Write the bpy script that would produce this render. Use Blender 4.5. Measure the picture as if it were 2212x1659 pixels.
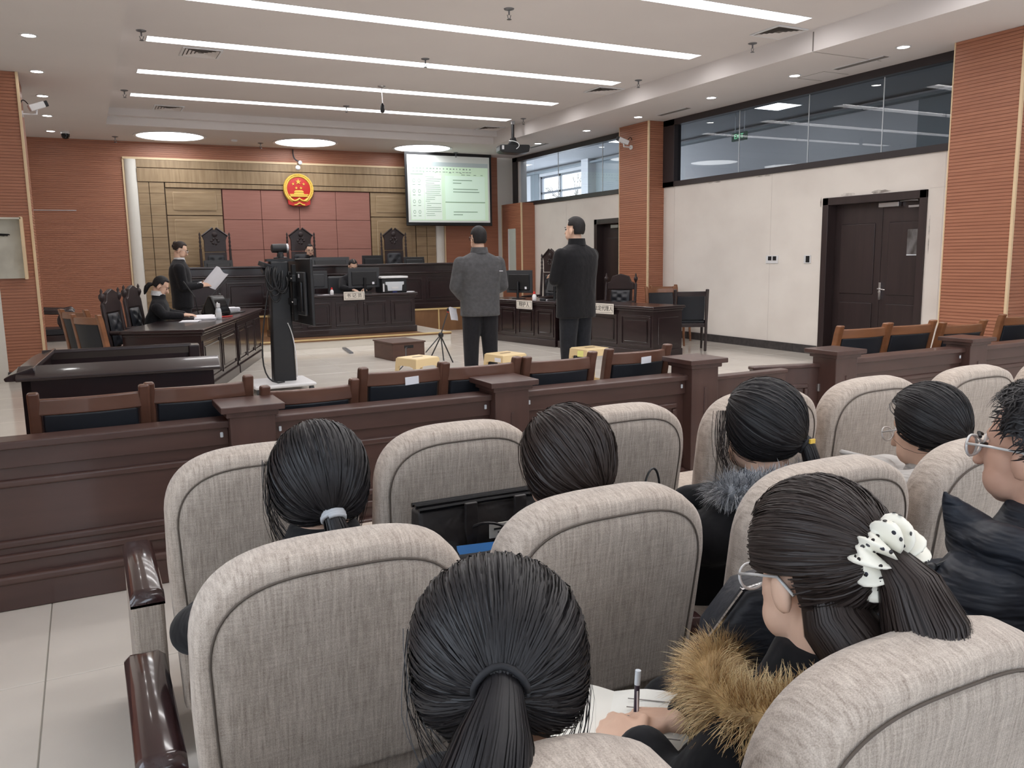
import bpy, bmesh, math, random
from math import sin, cos, pi, radians, sqrt, atan2
from mathutils import Vector, Matrix, Euler
random.seed(7)
for o in list(bpy.data.objects): bpy.data.objects.remove(o)
SC = bpy.context.scene; COL = SC.collection
# ---------------------------------------------------------------- camera
F_PX, YAW, PITCH, ROLL = 1789.3, 0.472852, 0.151744, -0.0157616
CAMZ = 1.42
fw = Vector((sin(YAW)*cos(PITCH), cos(YAW)*cos(PITCH), -sin(PITCH)))
rt = Vector((cos(YAW), -sin(YAW), 0)); up = rt.cross(fw)
r2 = cos(ROLL)*rt + sin(ROLL)*up; u2 = -sin(ROLL)*rt + cos(ROLL)*up
cd = bpy.data.cameras.new('camera'); cam = bpy.data.objects.new('camera', cd); COL.objects.link(cam)
cd.sensor_width = 36; cd.lens = F_PX/2212*36; cd.clip_start = .05
mw = Matrix((r2, u2, -fw)).transposed().to_4x4(); mw.translation = (0, 0, CAMZ); cam.matrix_world = mw
SC.camera = cam
# ---------------------------------------------------------------- world (overcast winter sky seen through the corridor window)
W = bpy.data.worlds.new('world'); SC.world = W; W.use_nodes = True
W.node_tree.nodes['Background'].inputs[0].default_value = (.86, .92, 1.0, 1)
W.node_tree.nodes['Background'].inputs[1].default_value = 6.0
vs = SC.view_settings; vs.view_transform = 'Standard'; vs.look = 'None'; vs.gamma = 1; vs.use_curve_mapping = False
vs.exposure = EXPOSURE = 0.0
STRIP_W, ROUND_W, DOWN_W = 13.0, 9.0, 30.0     # lamp strengths
# ---------------------------------------------------------------- helpers
def lin(c): return tuple((v/255/12.92 if v/255 <= .04045 else ((v/255+.055)/1.055)**2.4) for v in c)
MATS = {}
def M(name, col, rough=.5, metal=0, spec=.5, col2=None, nsc=(8, 8, 8), det=3, ramp=(.35, .65), bump=0, bsc=None, coat=0, sheen=0, emit=0, aniso=0, bdet=2, bdist=.01, alpha=1):
    m = bpy.data.materials.new(name); m.use_nodes = True; nt = m.node_tree; b = nt.nodes['Principled BSDF']
    c = lin(col); b.inputs['Base Color'].default_value = (*c, 1)
    b.inputs['Roughness'].default_value = rough; b.inputs['Metallic'].default_value = metal
    b.inputs['Specular IOR Level'].default_value = spec; b.inputs['Coat Weight'].default_value = coat; b.inputs['Coat Roughness'].default_value = .08
    b.inputs['Sheen Weight'].default_value = sheen; b.inputs['Anisotropic'].default_value = aniso
    if emit: b.inputs['Emission Color'].default_value = (*c, 1); b.inputs['Emission Strength'].default_value = emit
    L = nt.links.new
    def noise(scl, d):
        tc = nt.nodes.new('ShaderNodeTexCoord'); mp = nt.nodes.new('ShaderNodeMapping'); mp.inputs['Scale'].default_value = scl
        n = nt.nodes.new('ShaderNodeTexNoise'); n.inputs['Scale'].default_value = 1; n.inputs['Detail'].default_value = d
        L(tc.outputs['Object'], mp.inputs['Vector']); L(mp.outputs[0], n.inputs['Vector']); return n
    if col2:
        n = noise(nsc, det); r = nt.nodes.new('ShaderNodeValToRGB')
        r.color_ramp.elements[0].position, r.color_ramp.elements[1].position = ramp
        r.color_ramp.elements[0].color = (*c, 1); r.color_ramp.elements[1].color = (*lin(col2), 1)
        L(n.outputs['Fac'], r.inputs[0]); L(r.outputs[0], b.inputs['Base Color'])
    if bump:
        n = noise(bsc or nsc, bdet); bp = nt.nodes.new('ShaderNodeBump'); bp.inputs['Strength'].default_value = bump; bp.inputs['Distance'].default_value = bdist
        L(n.outputs['Fac'], bp.inputs['Height']); L(bp.outputs[0], b.inputs['Normal'])
    MATS[name] = m; return m
def emis(name, col, st):
    m = bpy.data.materials.new(name); m.use_nodes = True; nt = m.node_tree; nt.nodes.clear()
    e = nt.nodes.new('ShaderNodeEmission'); e.inputs[0].default_value = (*col, 1); e.inputs[1].default_value = st
    o = nt.nodes.new('ShaderNodeOutputMaterial'); nt.links.new(e.outputs[0], o.inputs[0]); MATS[name] = m; return m
def glassm(name, tint=(.8, .85, .9), ior=1.5, rough=0.0):
    m = bpy.data.materials.new(name); m.use_nodes = True; nt = m.node_tree; nt.nodes.clear()
    t = nt.nodes.new('ShaderNodeBsdfTransparent'); t.inputs[0].default_value = (*tint, 1)
    g = nt.nodes.new('ShaderNodeBsdfGlossy'); g.inputs['Roughness'].default_value = rough
    f = nt.nodes.new('ShaderNodeFresnel'); f.inputs[0].default_value = ior
    x = nt.nodes.new('ShaderNodeMixShader'); o = nt.nodes.new('ShaderNodeOutputMaterial')
    nt.links.new(f.outputs[0], x.inputs[0]); nt.links.new(t.outputs[0], x.inputs[1]); nt.links.new(g.outputs[0], x.inputs[2]); nt.links.new(x.outputs[0], o.inputs[0])
    MATS[name] = m; return m
class MB:
    def __init__(s): s.v = []; s.f = []; s.T = None
    def add(s, vs, fs):
        n = len(s.v)
        if s.T is not None: vs = [s.T @ Vector(v) for v in vs]
        s.v += [tuple(v) for v in vs]; s.f += [tuple(i+n for i in f) for f in fs]; return s
    def box(s, x0, x1, y0, y1, z0, z1):
        return s.add([(x0,y0,z0),(x1,y0,z0),(x1,y1,z0),(x0,y1,z0),(x0,y0,z1),(x1,y0,z1),(x1,y1,z1),(x0,y1,z1)], [(0,3,2,1),(4,5,6,7),(0,1,5,4),(1,2,6,5),(2,3,7,6),(3,0,4,7)])
    def cbox(s, c, sz, rot=None):
        h = [Vector((sx*sz[0]/2, sy*sz[1]/2, sz_*sz[2]/2)) for sx, sy, sz_ in ((-1,-1,-1),(1,-1,-1),(1,1,-1),(-1,1,-1),(-1,-1,1),(1,-1,1),(1,1,1),(-1,1,1))]
        if rot is not None:
            R = rot if isinstance(rot, Matrix) else Euler(rot).to_matrix()
            h = [R @ p for p in h]
        return s.add([Vector(c)+p for p in h], [(0,3,2,1),(4,5,6,7),(0,1,5,4),(1,2,6,5),(2,3,7,6),(3,0,4,7)])
    def quad(s, *p): return s.add(p, [tuple(range(len(p)))])
    def prism(s, poly, a, b, axis='z'):
        n = len(poly); mk = {'z': lambda p, t: (p[0], p[1], t), 'y': lambda p, t: (p[0], t, p[1]), 'x': lambda p, t: (t, p[0], p[1])}[axis]
        return s.add([mk(p, a) for p in poly]+[mk(p, b) for p in poly], [tuple(range(n))[::-1], tuple(range(n, 2*n))]+[(i, (i+1) % n, n+(i+1) % n, n+i) for i in range(n)])
    def loft(s, rings, cap=True, closed=True):
        n = len(rings[0]); vs = [p for r in rings for p in r]; fs = []
        for k in range(len(rings)-1):
            for i in range(n if closed else n-1):
                j = (i+1) % n; fs.append((k*n+i, k*n+j, (k+1)*n+j, (k+1)*n+i))
        if cap: fs += [tuple(range(n))[::-1], tuple(range((len(rings)-1)*n, len(rings)*n))]
        return s.add(vs, fs)
    def tube(s, path, r, n=8, cap=True):
        path = [Vector(p) for p in path]; m = len(path); rr = r if isinstance(r, (list, tuple)) else [r]*m
        rings = []; u = None
        for i, p in enumerate(path):
            t = (path[min(i+1, m-1)]-path[max(i-1, 0)]).normalized()
            if u is None: u = t.orthogonal().normalized()
            u = (u - t*u.dot(t)); u = u.normalized() if u.length > 1e-6 else t.orthogonal().normalized()
            w = t.cross(u); rings.append([p+rr[i]*(cos(2*pi*k/n)*u+sin(2*pi*k/n)*w) for k in range(n)])
        return s.loft(rings, cap)
    def lathe(s, prof, c=(0,0,0), n=16, axis='z', cap=True):
        mk = {'z': lambda r, z, a: (c[0]+r*cos(a), c[1]+r*sin(a), c[2]+z), 'y': lambda r, z, a: (c[0]-r*cos(a), c[1]+z, c[2]+r*sin(a)), 'x': lambda r, z, a: (c[0]+z, c[1]+r*cos(a), c[2]+r*sin(a))}[axis]
        return s.loft([[mk(max(r, 1e-4), z, 2*pi*k/n) for k in range(n)] for r, z in prof], cap)
    def cap(s, p0, p1, r0, r1, n=14):
        p0, p1 = Vector(p0), Vector(p1); d = p1-p0; t = d.normalized() if d.length > 1e-6 else Vector((0, 0, 1))
        pts, rs = [], []
        for k in range(5):
            a = pi/2*(1-k/4.0); pts.append(p0-t*r0*sin(a)); rs.append(max(r0*cos(a), 1e-4))
        for k in range(5):
            a = pi/2*k/4.0; pts.append(p1+t*r1*sin(a)); rs.append(max(r1*cos(a), 1e-4))
        u = t.orthogonal().normalized(); w = t.cross(u)
        return s.loft([[p+r*(cos(2*pi*k/n)*u+sin(2*pi*k/n)*w) for k in range(n)] for p, r in zip(pts, rs)])
    def ell(s, c, r, rot=None, n=16, m=10):
        c = Vector(c); R = (rot if isinstance(rot, Matrix) else Euler(rot).to_matrix()) if rot is not None else Matrix.Identity(3)
        rings = []
        for k in range(m+1):
            th = pi*k/m; rings.append([c+R @ Vector((max(sin(th), 1e-3)*cos(2*pi*i/n)*r[0], max(sin(th), 1e-3)*sin(2*pi*i/n)*r[1], -cos(th)*r[2])) for i in range(n)])
        return s.loft(rings)
    def build(s, name, mat, parent=None, smooth=0, bevel=0, bseg=2, loc=None, rot=None, remesh=0, soft=0, kind=None, label=None, subsurf=0, recalc=True):
        me = bpy.data.meshes.new(name); me.from_pydata(s.v, [], s.f)
        if recalc:
            bm = bmesh.new(); bm.from_mesh(me); bmesh.ops.recalc_face_normals(bm, faces=bm.faces); bm.to_mesh(me); bm.free()
        o = bpy.data.objects.new(name, me); COL.objects.link(o)
        for m_ in (mat if isinstance(mat, (list, tuple)) else [mat]): me.materials.append(MATS[m_] if isinstance(m_, str) else m_)
        if smooth or remesh:
            me.shade_smooth()
            if smooth and smooth < 3 and not remesh: me.set_sharp_from_angle(angle=smooth)
        if parent: o.parent = parent
        if loc: o.location = loc
        if rot: o.rotation_euler = rot if isinstance(rot, (tuple, list)) else (0, 0, rot)
        if bevel:
            bv = o.modifiers.new('bevel', 'BEVEL'); bv.width = bevel; bv.segments = bseg; bv.limit_method = 'ANGLE'; bv.angle_limit = radians(40)
            me.shade_smooth(); me.set_sharp_from_angle(angle=radians(50)) if bseg < 2 else None
            bv.harden_normals = True
        if remesh:
            rm = o.modifiers.new('remesh', 'REMESH'); rm.mode = 'VOXEL'; rm.voxel_size = remesh; rm.use_smooth_shade = True
            if soft: sm = o.modifiers.new('smooth', 'SMOOTH'); sm.factor = .5; sm.iterations = soft
        if subsurf: ss = o.modifiers.new('sub', 'SUBSURF'); ss.levels = ss.render_levels = subsurf; me.shade_smooth()
        if kind: o['kind'] = kind
        if label: o['label'] = label
        return o
def tag(o, label, cat, group=None):
    o['label'] = label; o['category'] = cat
    if group: o['group'] = group
    return o
def thing(name, label, cat, loc=(0,0,0), rz=0, group=None):
    o = bpy.data.objects.new(name, None); COL.objects.link(o); o.location = loc; o.rotation_euler = (0, 0, rz) if not isinstance(rz, tuple) else rz
    o.empty_display_size = .1
    return tag(o, label, cat, group)
def struct(o, label=None):
    o['kind'] = 'structure'
    if label: o['label'] = label
    return o
def dup(root, loc=None, rz=None, label=None):
    def cp(o, par):
        c = o.copy(); COL.objects.link(c); c.parent = par
        for ch in o.children: cp(ch, c)
        return c
    r = cp(root, None)
    if loc: r.location = loc
    if rz is not None: r.rotation_euler = (0, 0, rz) if not isinstance(rz, tuple) else rz
    if label: r['label'] = label
    return r
def box(name, mat, x0, x1, y0, y1, z0, z1, parent=None, bevel=0, **k):
    return MB().box(x0, x1, y0, y1, z0, z1).build(name, mat, parent, bevel=bevel, **k)
def pane(parent, *p): return MB().quad(*p).build('pane', 'glass', parent, recalc=False)
def bez(p0, p1, p2, p3, n=12):
    p0, p1, p2, p3 = map(Vector, (p0, p1, p2, p3)); return [((1-t)**3)*p0+3*t*(1-t)**2*p1+3*t*t*(1-t)*p2+t**3*p3 for t in [i/n for i in range(n+1)]]
# ---------------------------------------------------------------- materials
M('ceiling_paint', (228, 223, 221), .8, col2=(223, 218, 216), nsc=(.6, .6, .6), spec=.2)
M('wall_white', (234, 228, 221), .8, col2=(223, 216, 209), nsc=(1.2, 1.2, 1.6), det=6, spec=.2, ramp=(.4, .75))
M('tile', (226, 220, 211), .12, col2=(216, 210, 201), nsc=(2.2, 2.2, 2.2), det=5, spec=.5, ramp=(.3, .7))
M('grout', (150, 146, 138), .7)
M('slat_wood', (176, 119, 92), .45, col2=(164, 108, 83), nsc=(1.2, 1.2, 30), det=4)
M('slat_groove', (86, 46, 30), .7)
M('cream_trim', (228, 202, 164), .4)
M('gold_wood', (164, 140, 108), .45, col2=(144, 120, 90), nsc=(22, 22, 2.0), det=5)
M('gold_wood_h', (166, 142, 110), .45, col2=(144, 120, 90), nsc=(2, 2, 24), det=5)
M('gold_line', (76, 58, 42), .6)
M('red_panel', (168, 120, 108), .7, col2=(160, 112, 101), nsc=(2, 2, 40), det=4, spec=.25)
M('red_seam', (104, 66, 62), .8)
M('plaster_white', (226, 222, 214), .6)
M('dark_frame', (48, 42, 44), .4)
M('door_wood', (56, 44, 44), .35, col2=(48, 38, 38), nsc=(14, 14, 1.2), det=4, coat=.15)
M('mahogany', (44, 30, 32), .28, col2=(36, 24, 26), nsc=(3, 3, 14), det=4, coat=.5)
M('rail_wood', (84, 60, 54), .38, col2=(72, 50, 45), nsc=(1.5, 9, 9), det=4, coat=.25)
M('rail_wood_v', (83, 59, 53), .38, col2=(72, 50, 45), nsc=(9, 9, 1.5), det=4, coat=.25)
M('chair_wood', (106, 72, 58), .3, col2=(90, 60, 48), nsc=(3, 3, 12), det=4, coat=.4)
M('chair_wood_light', (140, 92, 60), .35, col2=(120, 76, 48), nsc=(3, 3, 12), det=4, coat=.3)
M('leather', (34, 36, 42), .42, bump=.25, bsc=(160, 160, 160), bdist=.002)
M('leather_back', (30, 34, 42), .55, col2=(24, 27, 34), nsc=(3, 3, 3))
M('stone_dark', (74, 70, 70), .35, col2=(58, 55, 56), nsc=(18, 18, 18), det=5)
M('stone_white', (222, 217, 206), .2)
M('platform_wood', (134, 98, 66), .4, col2=(118, 84, 56), nsc=(6, 6, 2), det=4)
M('platform_cream', (216, 190, 136), .4)
M('black_plastic', (26, 27, 30), .4)
M('black_gloss', (18, 18, 21), .15)
M('grey_plastic', (52, 54, 58), .45)
M('white_plastic', (225, 226, 228), .4)
M('silver', (190, 190, 192), .3, metal=1)
M('chrome', (220, 220, 222), .12, metal=1)
M('paper', (236, 236, 242), .7)
M('ink', (40, 38, 38), .8)
M('sign_card', (222, 216, 206), .6)
M('plastic_stool', (228, 204, 158), .4)
M('box_brown', (92, 66, 56), .5, col2=(82, 58, 50), nsc=(3, 3, 12))
M('red', (196, 44, 40), .45); M('gold', (236, 196, 84), .35, spec=.6)
M('bottle_white', (238, 238, 240), .35)
M('clear_plastic', (210, 216, 222), .2)
M('green_tag', (120, 160, 90), .6); M('note_yellow', (228, 226, 140), .6)
glassm('glass', (.6, .63, .66)); M('carved_wood', (52, 38, 38), .5, col2=(42, 30, 30), nsc=(3, 3, 14), det=4, coat=.08); glassm('lens_glass', (.95, .96, .97))
M('steel_grey', (120, 122, 126), .4, metal=.6)
emis('strip_light', (1.0, .97, .965), STRIP_W); emis('round_light', (.97, .985, 1.0), ROUND_W); emis('down_light', (1.0, .99, .97), DOWN_W)
# ================================================================ ROOM SHELL
XL, XR, YF, YB, ZS, ZT = -1.35, 9.115, -3.2, 17.55, 3.685, 3.93
TX0, TX1, TY0, TY1 = .55, 7.62, -1.7, 15.55
STRIPS = [7.02, 8.84, 10.62, 12.41, 14.13, 5.24, 3.46, 1.68, -.1]; SX0, SX1, SWD = .86, 7.25, .25
# floor: slab (joint colour) and single tiles with open joints
floor = struct(box('floor', 'grout', XL-.1, XR+.1, YF-.1, YB+.1, -.1, -.004), 'glossy pale beige tiled floor')
tm = MB().box(-.3985, .3985, -.3985, .3985, -.02, 0); tile0 = tm.build('tile', 'tile', floor, bevel=.003, bseg=1)
tile0.location = (-.23+.4, 3.124+.4, 0); tiles = [(i, j) for i in range(-1, 12) for j in range(-4, 18)]
for i, j in tiles:
    x, y = -.23+.4+.8*i, 3.124+.4+.8*j
    if (i, j) == (0, 0) or x > XR-.3 and False: continue
    if y > YB-.2 or y < .3: continue
    c = tile0.copy(); COL.objects.link(c); c.parent = floor; c.location = (x, y, random.uniform(-.0004, .0004))
# ceiling: soffit ring, tray sides, tray top with open slots for the strip lamps
mb = MB()
for a in ((XL, TX0, YF, YB), (TX1, XR, YF, YB), (TX0, TX1, YF, TY0), (TX0, TX1, TY1, YB)):
    mb.box(a[0], a[1], a[2], a[3], ZS, ZS+.12)
for a in ((TX0-.05, TX0, TY0, TY1), (TX1, TX1+.05, TY0, TY1), (TX0, TX1, TY0-.05, TY0), (TX0, TX1, TY1, TY1+.05)):
    mb.box(a[0], a[1], a[2], a[3], ZS+.12, ZT+.04)
mb.box(TX0, TX1, TY1-.16, TY1-.001, ZS+.13, ZT)
ys = sorted(STRIPS); edges = [TY0]+[e for y in ys for e in (y-SWD/2, y+SWD/2)]+[TY1]
for k in range(0, len(edges), 2): mb.box(TX0, TX1, edges[k], edges[k+1], ZT, ZT+.04)
for y in ys:
    mb.box(TX0, SX0, y-SWD/2, y+SWD/2, ZT, ZT+.04); mb.box(SX1, TX1, y-SWD/2, y+SWD/2, ZT, ZT+.04)
struct(mb.build('ceiling', 'ceiling_paint'), 'white ceiling with a raised tray')
def crackline():
    m = MB(); z = ZS-.002
    m.box(7.615, 7.619, 7.22, 7.235, ZS+.005, ZT-.03); m.box(7.62, 8.75, 7.225, 7.233, z, ZS)
    for (x0, x1, y0, y1) in ((8.56, 9.0, 8.36, 8.366), (8.56, 8.566, 7.93, 8.36), (8.56, 9.0, 7.925, 7.931)): m.box(x0, x1, y0, y1, z, ZS)
    o = m.build('ceiling_joint', 'slat_groove'); o.parent = bpy.data.objects['ceiling']; return o
M('joint_grey', (128, 122, 118), .8)
cj = crackline(); cj.data.materials[0] = MATS['joint_grey']
# grooved acoustic boarding
def grooved(mb, p, u, L, n, z0, z1, pitch=.037, gw=.007, gd=.008):
    p, u, n = Vector(p), Vector(u), Vector(n); a = p; b = p+u*L; Z = Vector((0, 0, 1)); k = int((z1-z0)/pitch)
    for i in range(k+1):
        lo = z0+i*pitch; hi = min(lo+pitch-gw, z1); gl = min(lo+pitch, z1)
        mb.quad(a+Z*lo, b+Z*lo, b+Z*hi, a+Z*hi)
        if gl > hi:
            mb.quad(a+Z*hi, b+Z*hi, b+Z*hi-n*gd, a+Z*hi-n*gd); mb.quad(a+Z*hi-n*gd, b+Z*hi-n*gd, b+Z*gl-n*gd, a+Z*gl-n*gd); mb.quad(a+Z*gl-n*gd, b+Z*gl-n*gd, b+Z*gl, a+Z*gl)
# back wall
bw = struct(box('wall_back', 'plaster_white', XL, XR, YB+.02, YB+.15, 0, ZS+.1), 'back wall behind the judges with timber boarding')
m = MB()
for (x0, x1, z0, z1) in ((XL, .86, .1, ZS), (.86, 7.32, 3.4, ZS), (7.32, 8.68, .1, ZS)): grooved(m, (x0, YB, z0), (1, 0, 0), x1-x0, (0, -1, 0), 0, z1-z0)
m.build('boarding', 'slat_wood', bw, kind='stuff', label='red-brown grooved timber boarding', recalc=False)
MB().box(.84, 7.34, YB-.05, YB+.03, 3.36, 3.4).box(.83, .86, YB-.03, YB+.03, .1, 3.4).box(7.32, 7.35, YB-.03, YB+.03, .1, 3.4).build('moulding', 'cream_trim', bw, bevel=.004)
for x in (.86, 7.1): # white half round pilasters
    pm = MB().loft([[(x+.11-.11*cos(pi*k/10), YB-.075*sin(pi*k/10), z) for k in range(11)] for z in (.1, 3.36)], closed=False)
    pm.build('pilaster', 'plaster_white', bw, smooth=1, recalc=False)
# gold-brown timber panelling
def panel(mb, x0, x1, z0, z1, y, d=.02): mb.box(x0, x1, y-d, y+.03, z0, z1)
gp = MB(); panel(gp, 1.07, 7.1, 2.95, 3.20, YB-.04); panel(gp, 1.07, 7.1, 3.215, 3.36, YB-.02)
gp.build('panel', 'gold_wood', bw, bevel=.003, label='horizontal gold-brown timber band')
gp = MB(); panel(gp, 1.55, 6.62, 2.85, 2.935, YB-.05); gp.build('panel', 'gold_wood', bw, bevel=.003)
box('panel_backing', 'gold_line', 1.07, 7.1, YB-.005, YB+.03, .45, 3.36, bw)
for x0, x1 in ((1.07, 1.26), (1.27, 1.53), (6.64, 6.88), (6.89, 7.1)):
    for k in range(12):
        z0 = .46+k*.207; box('panel', 'gold_wood_h', x0, x1, YB-.045, YB, z0, z0+.203, bw, bevel=.003)
for x0, x1 in ((1.55, 2.57), (5.62, 6.62)):
    for z0, z1 in ((2.33, 2.84), (1.28, 2.315), (.46, 1.265)):
        o = box('panel', 'gold_wood_h', x0, x1, YB-.04, YB, z0, z1, bw, bevel=.004)
        m = MB().box(x0+.12, x1-.1, YB-.065, YB-.03, z0+.09, z1-.07); q = m.build('raised_field', 'gold_wood_h', o, bevel=.018, bseg=1)
xs = [2.59, 3.33, 4.09, 4.86, 5.6]; zs = [.46, 1.06, 1.65, 2.25, 2.84]
box('panel_backing', 'red_seam', 2.58, 5.61, YB-.012, YB, .46, 2.845, bw)
for i in range(4):
    for j in range(4): box('panel', 'red_panel', xs[i]+.004, xs[i+1]-.004, YB-.04, YB-.01, zs[j]+.004, zs[j+1]-.004, bw, bevel=.004)
# baseboards
bb = struct(MB().box(XL, .86, YB-.02, YB, 0, .12).box(7.35, 8.77, YB-.02, YB, 0, .12).build('baseboard_back', 'stone_dark'))
br = struct(box('baseboard_right', 'grout', XR-.012, XR, 3, 16.5, 0, .118))
for k in range(16):
    y = 3.2+.8*k
    if y+.8 > 6.7 and y < 8.36: 
        for a, b in ((y, min(y+.797, 6.74)), (max(y, 8.37), y+.797)):
            if b-a > .05: box('stone_slab', 'stone_dark', XR-.02, XR-.005, a, b, 0, .12, br)
        continue
    box('stone_slab', 'stone_dark', XR-.02, XR-.005, y, y+.797, 0, .12, br)
# left wall and rear wall, with unseen windows added to brighten the room
m = MB(); m.box(XL-.15, XL, YF, YB+.15, 0, .9).box(XL-.15, XL, YF, YB+.15, 3.1, ZS+.1); ex = [YF]; LWY = [-2.4, .2]
for a in LWY: m.box(XL-.15, XL, ex[-1], a, .9, 3.1); ex.append(a+1.9)
m.box(XL-.15, XL, ex[-1], YB+.15, .9, 3.1)
for k, a in enumerate(LWY):  # left windows out of view, added for their daylight
    fr = MB()
    for q in ((a, a+.06, .9, 3.1), (a+1.84, a+1.9, .9, 3.1), (a+.92, a+.98, .9, 3.1), (a, a+1.9, .9, .96), (a, a+1.9, 3.04, 3.1), (a, a+1.9, 2.3, 2.36)): fr.box(XL-.1, XL-.04, q[0], q[1], q[2], q[3])
    w = struct(fr.build('window_%d' % (k+7), 'dark_frame'), 'tall unseen window added in the left wall for fill daylight'); pane(w, (XL-.07, a+.05, .95), (XL-.07, a+1.85, .95), (XL-.07, a+1.85, 3.05), (XL-.07, a+.05, 3.05))
lw = struct(m.build('wall_left', 'plaster_white'), 'left wall with white plaster and timber boarding')
m = MB(); grooved(m, (XL+.03, 3.2, 0), (0, 1, 0), 3.8, (1, 0, 0), .1, 2.2); m.build('boarding', 'slat_wood', lw, kind='stuff', recalc=False)
m = MB(); m.box(XL, XR, YF-.15, YF, 0, .9).box(XL, XR, YF-.15, YF, 3.1, ZS+.1); ex = [XL]
for k in range(4): a = -.7+k*2.5; m.box(ex[-1], a, YF-.15, YF, .9, 3.1); ex.append(a+1.9)
m.box(ex[-1], XR, YF-.15, YF, .9, 3.1); fw_ = struct(m.build('wall_front', 'wall_white'), 'rear wall with tall unseen windows added for fill daylight')
for k in range(4):  # windows behind the camera, added to lift the ceiling and room brightness
    a = -.7+k*2.5; fr = MB()
    for q in ((a, a+.06, .9, 3.1), (a+1.84, a+1.9, .9, 3.1), (a+.92, a+.98, .9, 3.1), (a, a+1.9, .9, .96), (a, a+1.9, 3.04, 3.1), (a, a+1.9, 2.3, 2.36)): fr.box(q[0], q[1], YF-.1, YF-.04, q[2], q[3])
    w = struct(fr.build('window_%d' % (k+3), 'dark_frame'), 'tall unseen window added in the rear wall for fill daylight'); pane(w, (a+1.85, YF-.07, .95), (a+.05, YF-.07, .95), (a+.05, YF-.07, 3.05), (a+1.85, YF-.07, 3.05))
# right wall with openings for two clerestory windows and two doors
WB = 2.573
m = MB(); x0, x1 = XR, XR+.2
m.box(x0, x1, YF, 6.76, 0, WB).box(x0, x1, 8.35, 13.0, 0, WB).box(x0, x1, 14.1, YB+.15, 0, WB).box(x0, x1, 6.76, 8.35, 2.15, WB).box(x0, x1, 13.0, 14.1, 2.13, WB)
m.box(x0, x1, YF, 6.0, WB, ZS+.1).box(x0, x1, 11.9, 12.4, WB, ZS+.1).box(x0, x1, 17.3, YB+.15, WB, ZS+.1)
rw = struct(m.build('wall_right', 'wall_white'), 'white side wall with dark doors and clerestory glazing')
mb = MB()
for y in (9.33, 11.6, 6.55, 15.2): mb.box(XR-.0015, XR, y, y+.004, .12, WB)
mb.box(XR-.0015, XR, 6.2, 6.74, 2.16, 2.164); M('wall_seam', (204, 197, 191), .8); mb.build('wall_joint', 'wall_seam', rw)
# dirty smudges above the door and below the window, real soot stains as thin irregular patches
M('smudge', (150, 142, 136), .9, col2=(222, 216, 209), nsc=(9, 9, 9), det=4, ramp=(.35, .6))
mb = MB()
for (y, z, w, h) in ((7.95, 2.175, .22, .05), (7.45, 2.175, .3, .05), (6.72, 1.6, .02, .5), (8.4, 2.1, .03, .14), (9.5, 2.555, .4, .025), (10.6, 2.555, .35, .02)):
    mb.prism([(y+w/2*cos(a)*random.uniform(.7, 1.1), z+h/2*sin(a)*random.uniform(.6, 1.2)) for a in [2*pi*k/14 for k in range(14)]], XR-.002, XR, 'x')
mb.build('soot_stain', 'smudge', rw)
def clerestory(name, y0, y1, muls, label):
    fr = MB(); X0, X1 = XR-.03, XR+.12; t = .085
    fr.box(X0, X1, y0, y1, WB, WB+t).box(X0, X1, y0, y1, ZS-.1, ZS).box(X0, X1, y0, y0+t, WB, ZS).box(X0, X1, y1-.3, y1, WB, ZS)
    w = struct(fr.build(name, 'dark_frame', bevel=.004), label)
    ed = [y0+t]+muls+[y1-.3]
    for a, b in zip(ed[:-1], ed[1:]):
        pane(w, (XR+.05, b-.004, WB+t), (XR+.05, a+.004, WB+t), (XR+.05, a+.004, ZS-.1), (XR+.05, b-.004, ZS-.1))
    for y in muls: box('glazing_joint', 'clear_plastic', XR+.045, XR+.056, y-.006, y+.006, WB+t, ZS-.1, w)
    return w
clerestory('window_1', 6.0, 11.9, [7.5, 8.72, 10.1], 'long clerestory window in a black frame above the near door')
clerestory('window_2', 12.45, 17.65, [13.9, 15.6], 'long clerestory window in a black frame above the far door')
def door(name, y0, y1, zt, split, label):
    d = MB(); t = .1
    d.box(XR-.025, XR+.2, y0, y0+t, 0, zt).box(XR-.025, XR+.2, y1-t, y1, 0, zt).box(XR-.025, XR+.2, y0, y1, zt-t, zt)
    r = struct(d.build(name, 'door_wood', bevel=.006), label)
    for a, b in split:
        lf = box('door_leaf', 'door_wood', XR+.14, XR+.18, a, b, .01, zt-t, r, bevel=.003)
        for z0, z1 in ((.2, .75), (.86, zt-.36)):
            fr = MB().box(XR+.125, XR+.15, a+.1, b-.1, z0, z1); fr.build('door_panel', 'door_wood', lf, bevel=.012, bseg=1)
    return r
d1 = door('door_1', 6.76, 8.35, 2.15, ((7.5, 8.25), (6.86, 7.495)), 'dark brown double panelled door with a steel lever')
h = MB().box(XR+.11, XR+.14, 7.455, 7.49, .8, 1.02).tube([(XR+.12, 7.47, .94), (XR+.07, 7.47, .94), (XR+.07, 7.4, .935), (XR+.075, 7.36, .93)], .009).tube([(XR+.12, 7.472, .9), (XR+.095, 7.472, .9)], .014)
h.build('door_handle', 'chrome', d1, bevel=.004, label='steel lever handle')
c = MB().box(XR+.07, XR+.13, 7.22, 7.52, 1.98, 2.04); c.build('door_closer', 'silver', d1, bevel=.006)
MB().box(XR+.05, XR+.07, 6.9, 7.06, 1.955, 1.98).tube([(XR+.08, 7.2, 2.04), (XR+.06, 7.05, 2.045), (XR+.06, 6.93, 2.04)], .01).build('door_closer_arm', 'silver', d1)
d2 = door('door_2', 13.0, 14.1, 2.13, ((13.1, 14.0),), 'dark brown door behind the striped column')
MB().box(XR+.07, XR+.13, 13.4, 13.65, 1.95, 2.01).tube([(XR+.08, 13.35, 2.0), (XR+.06, 13.15, 2.0)], .01).build('door_closer', 'silver', d2)
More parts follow.
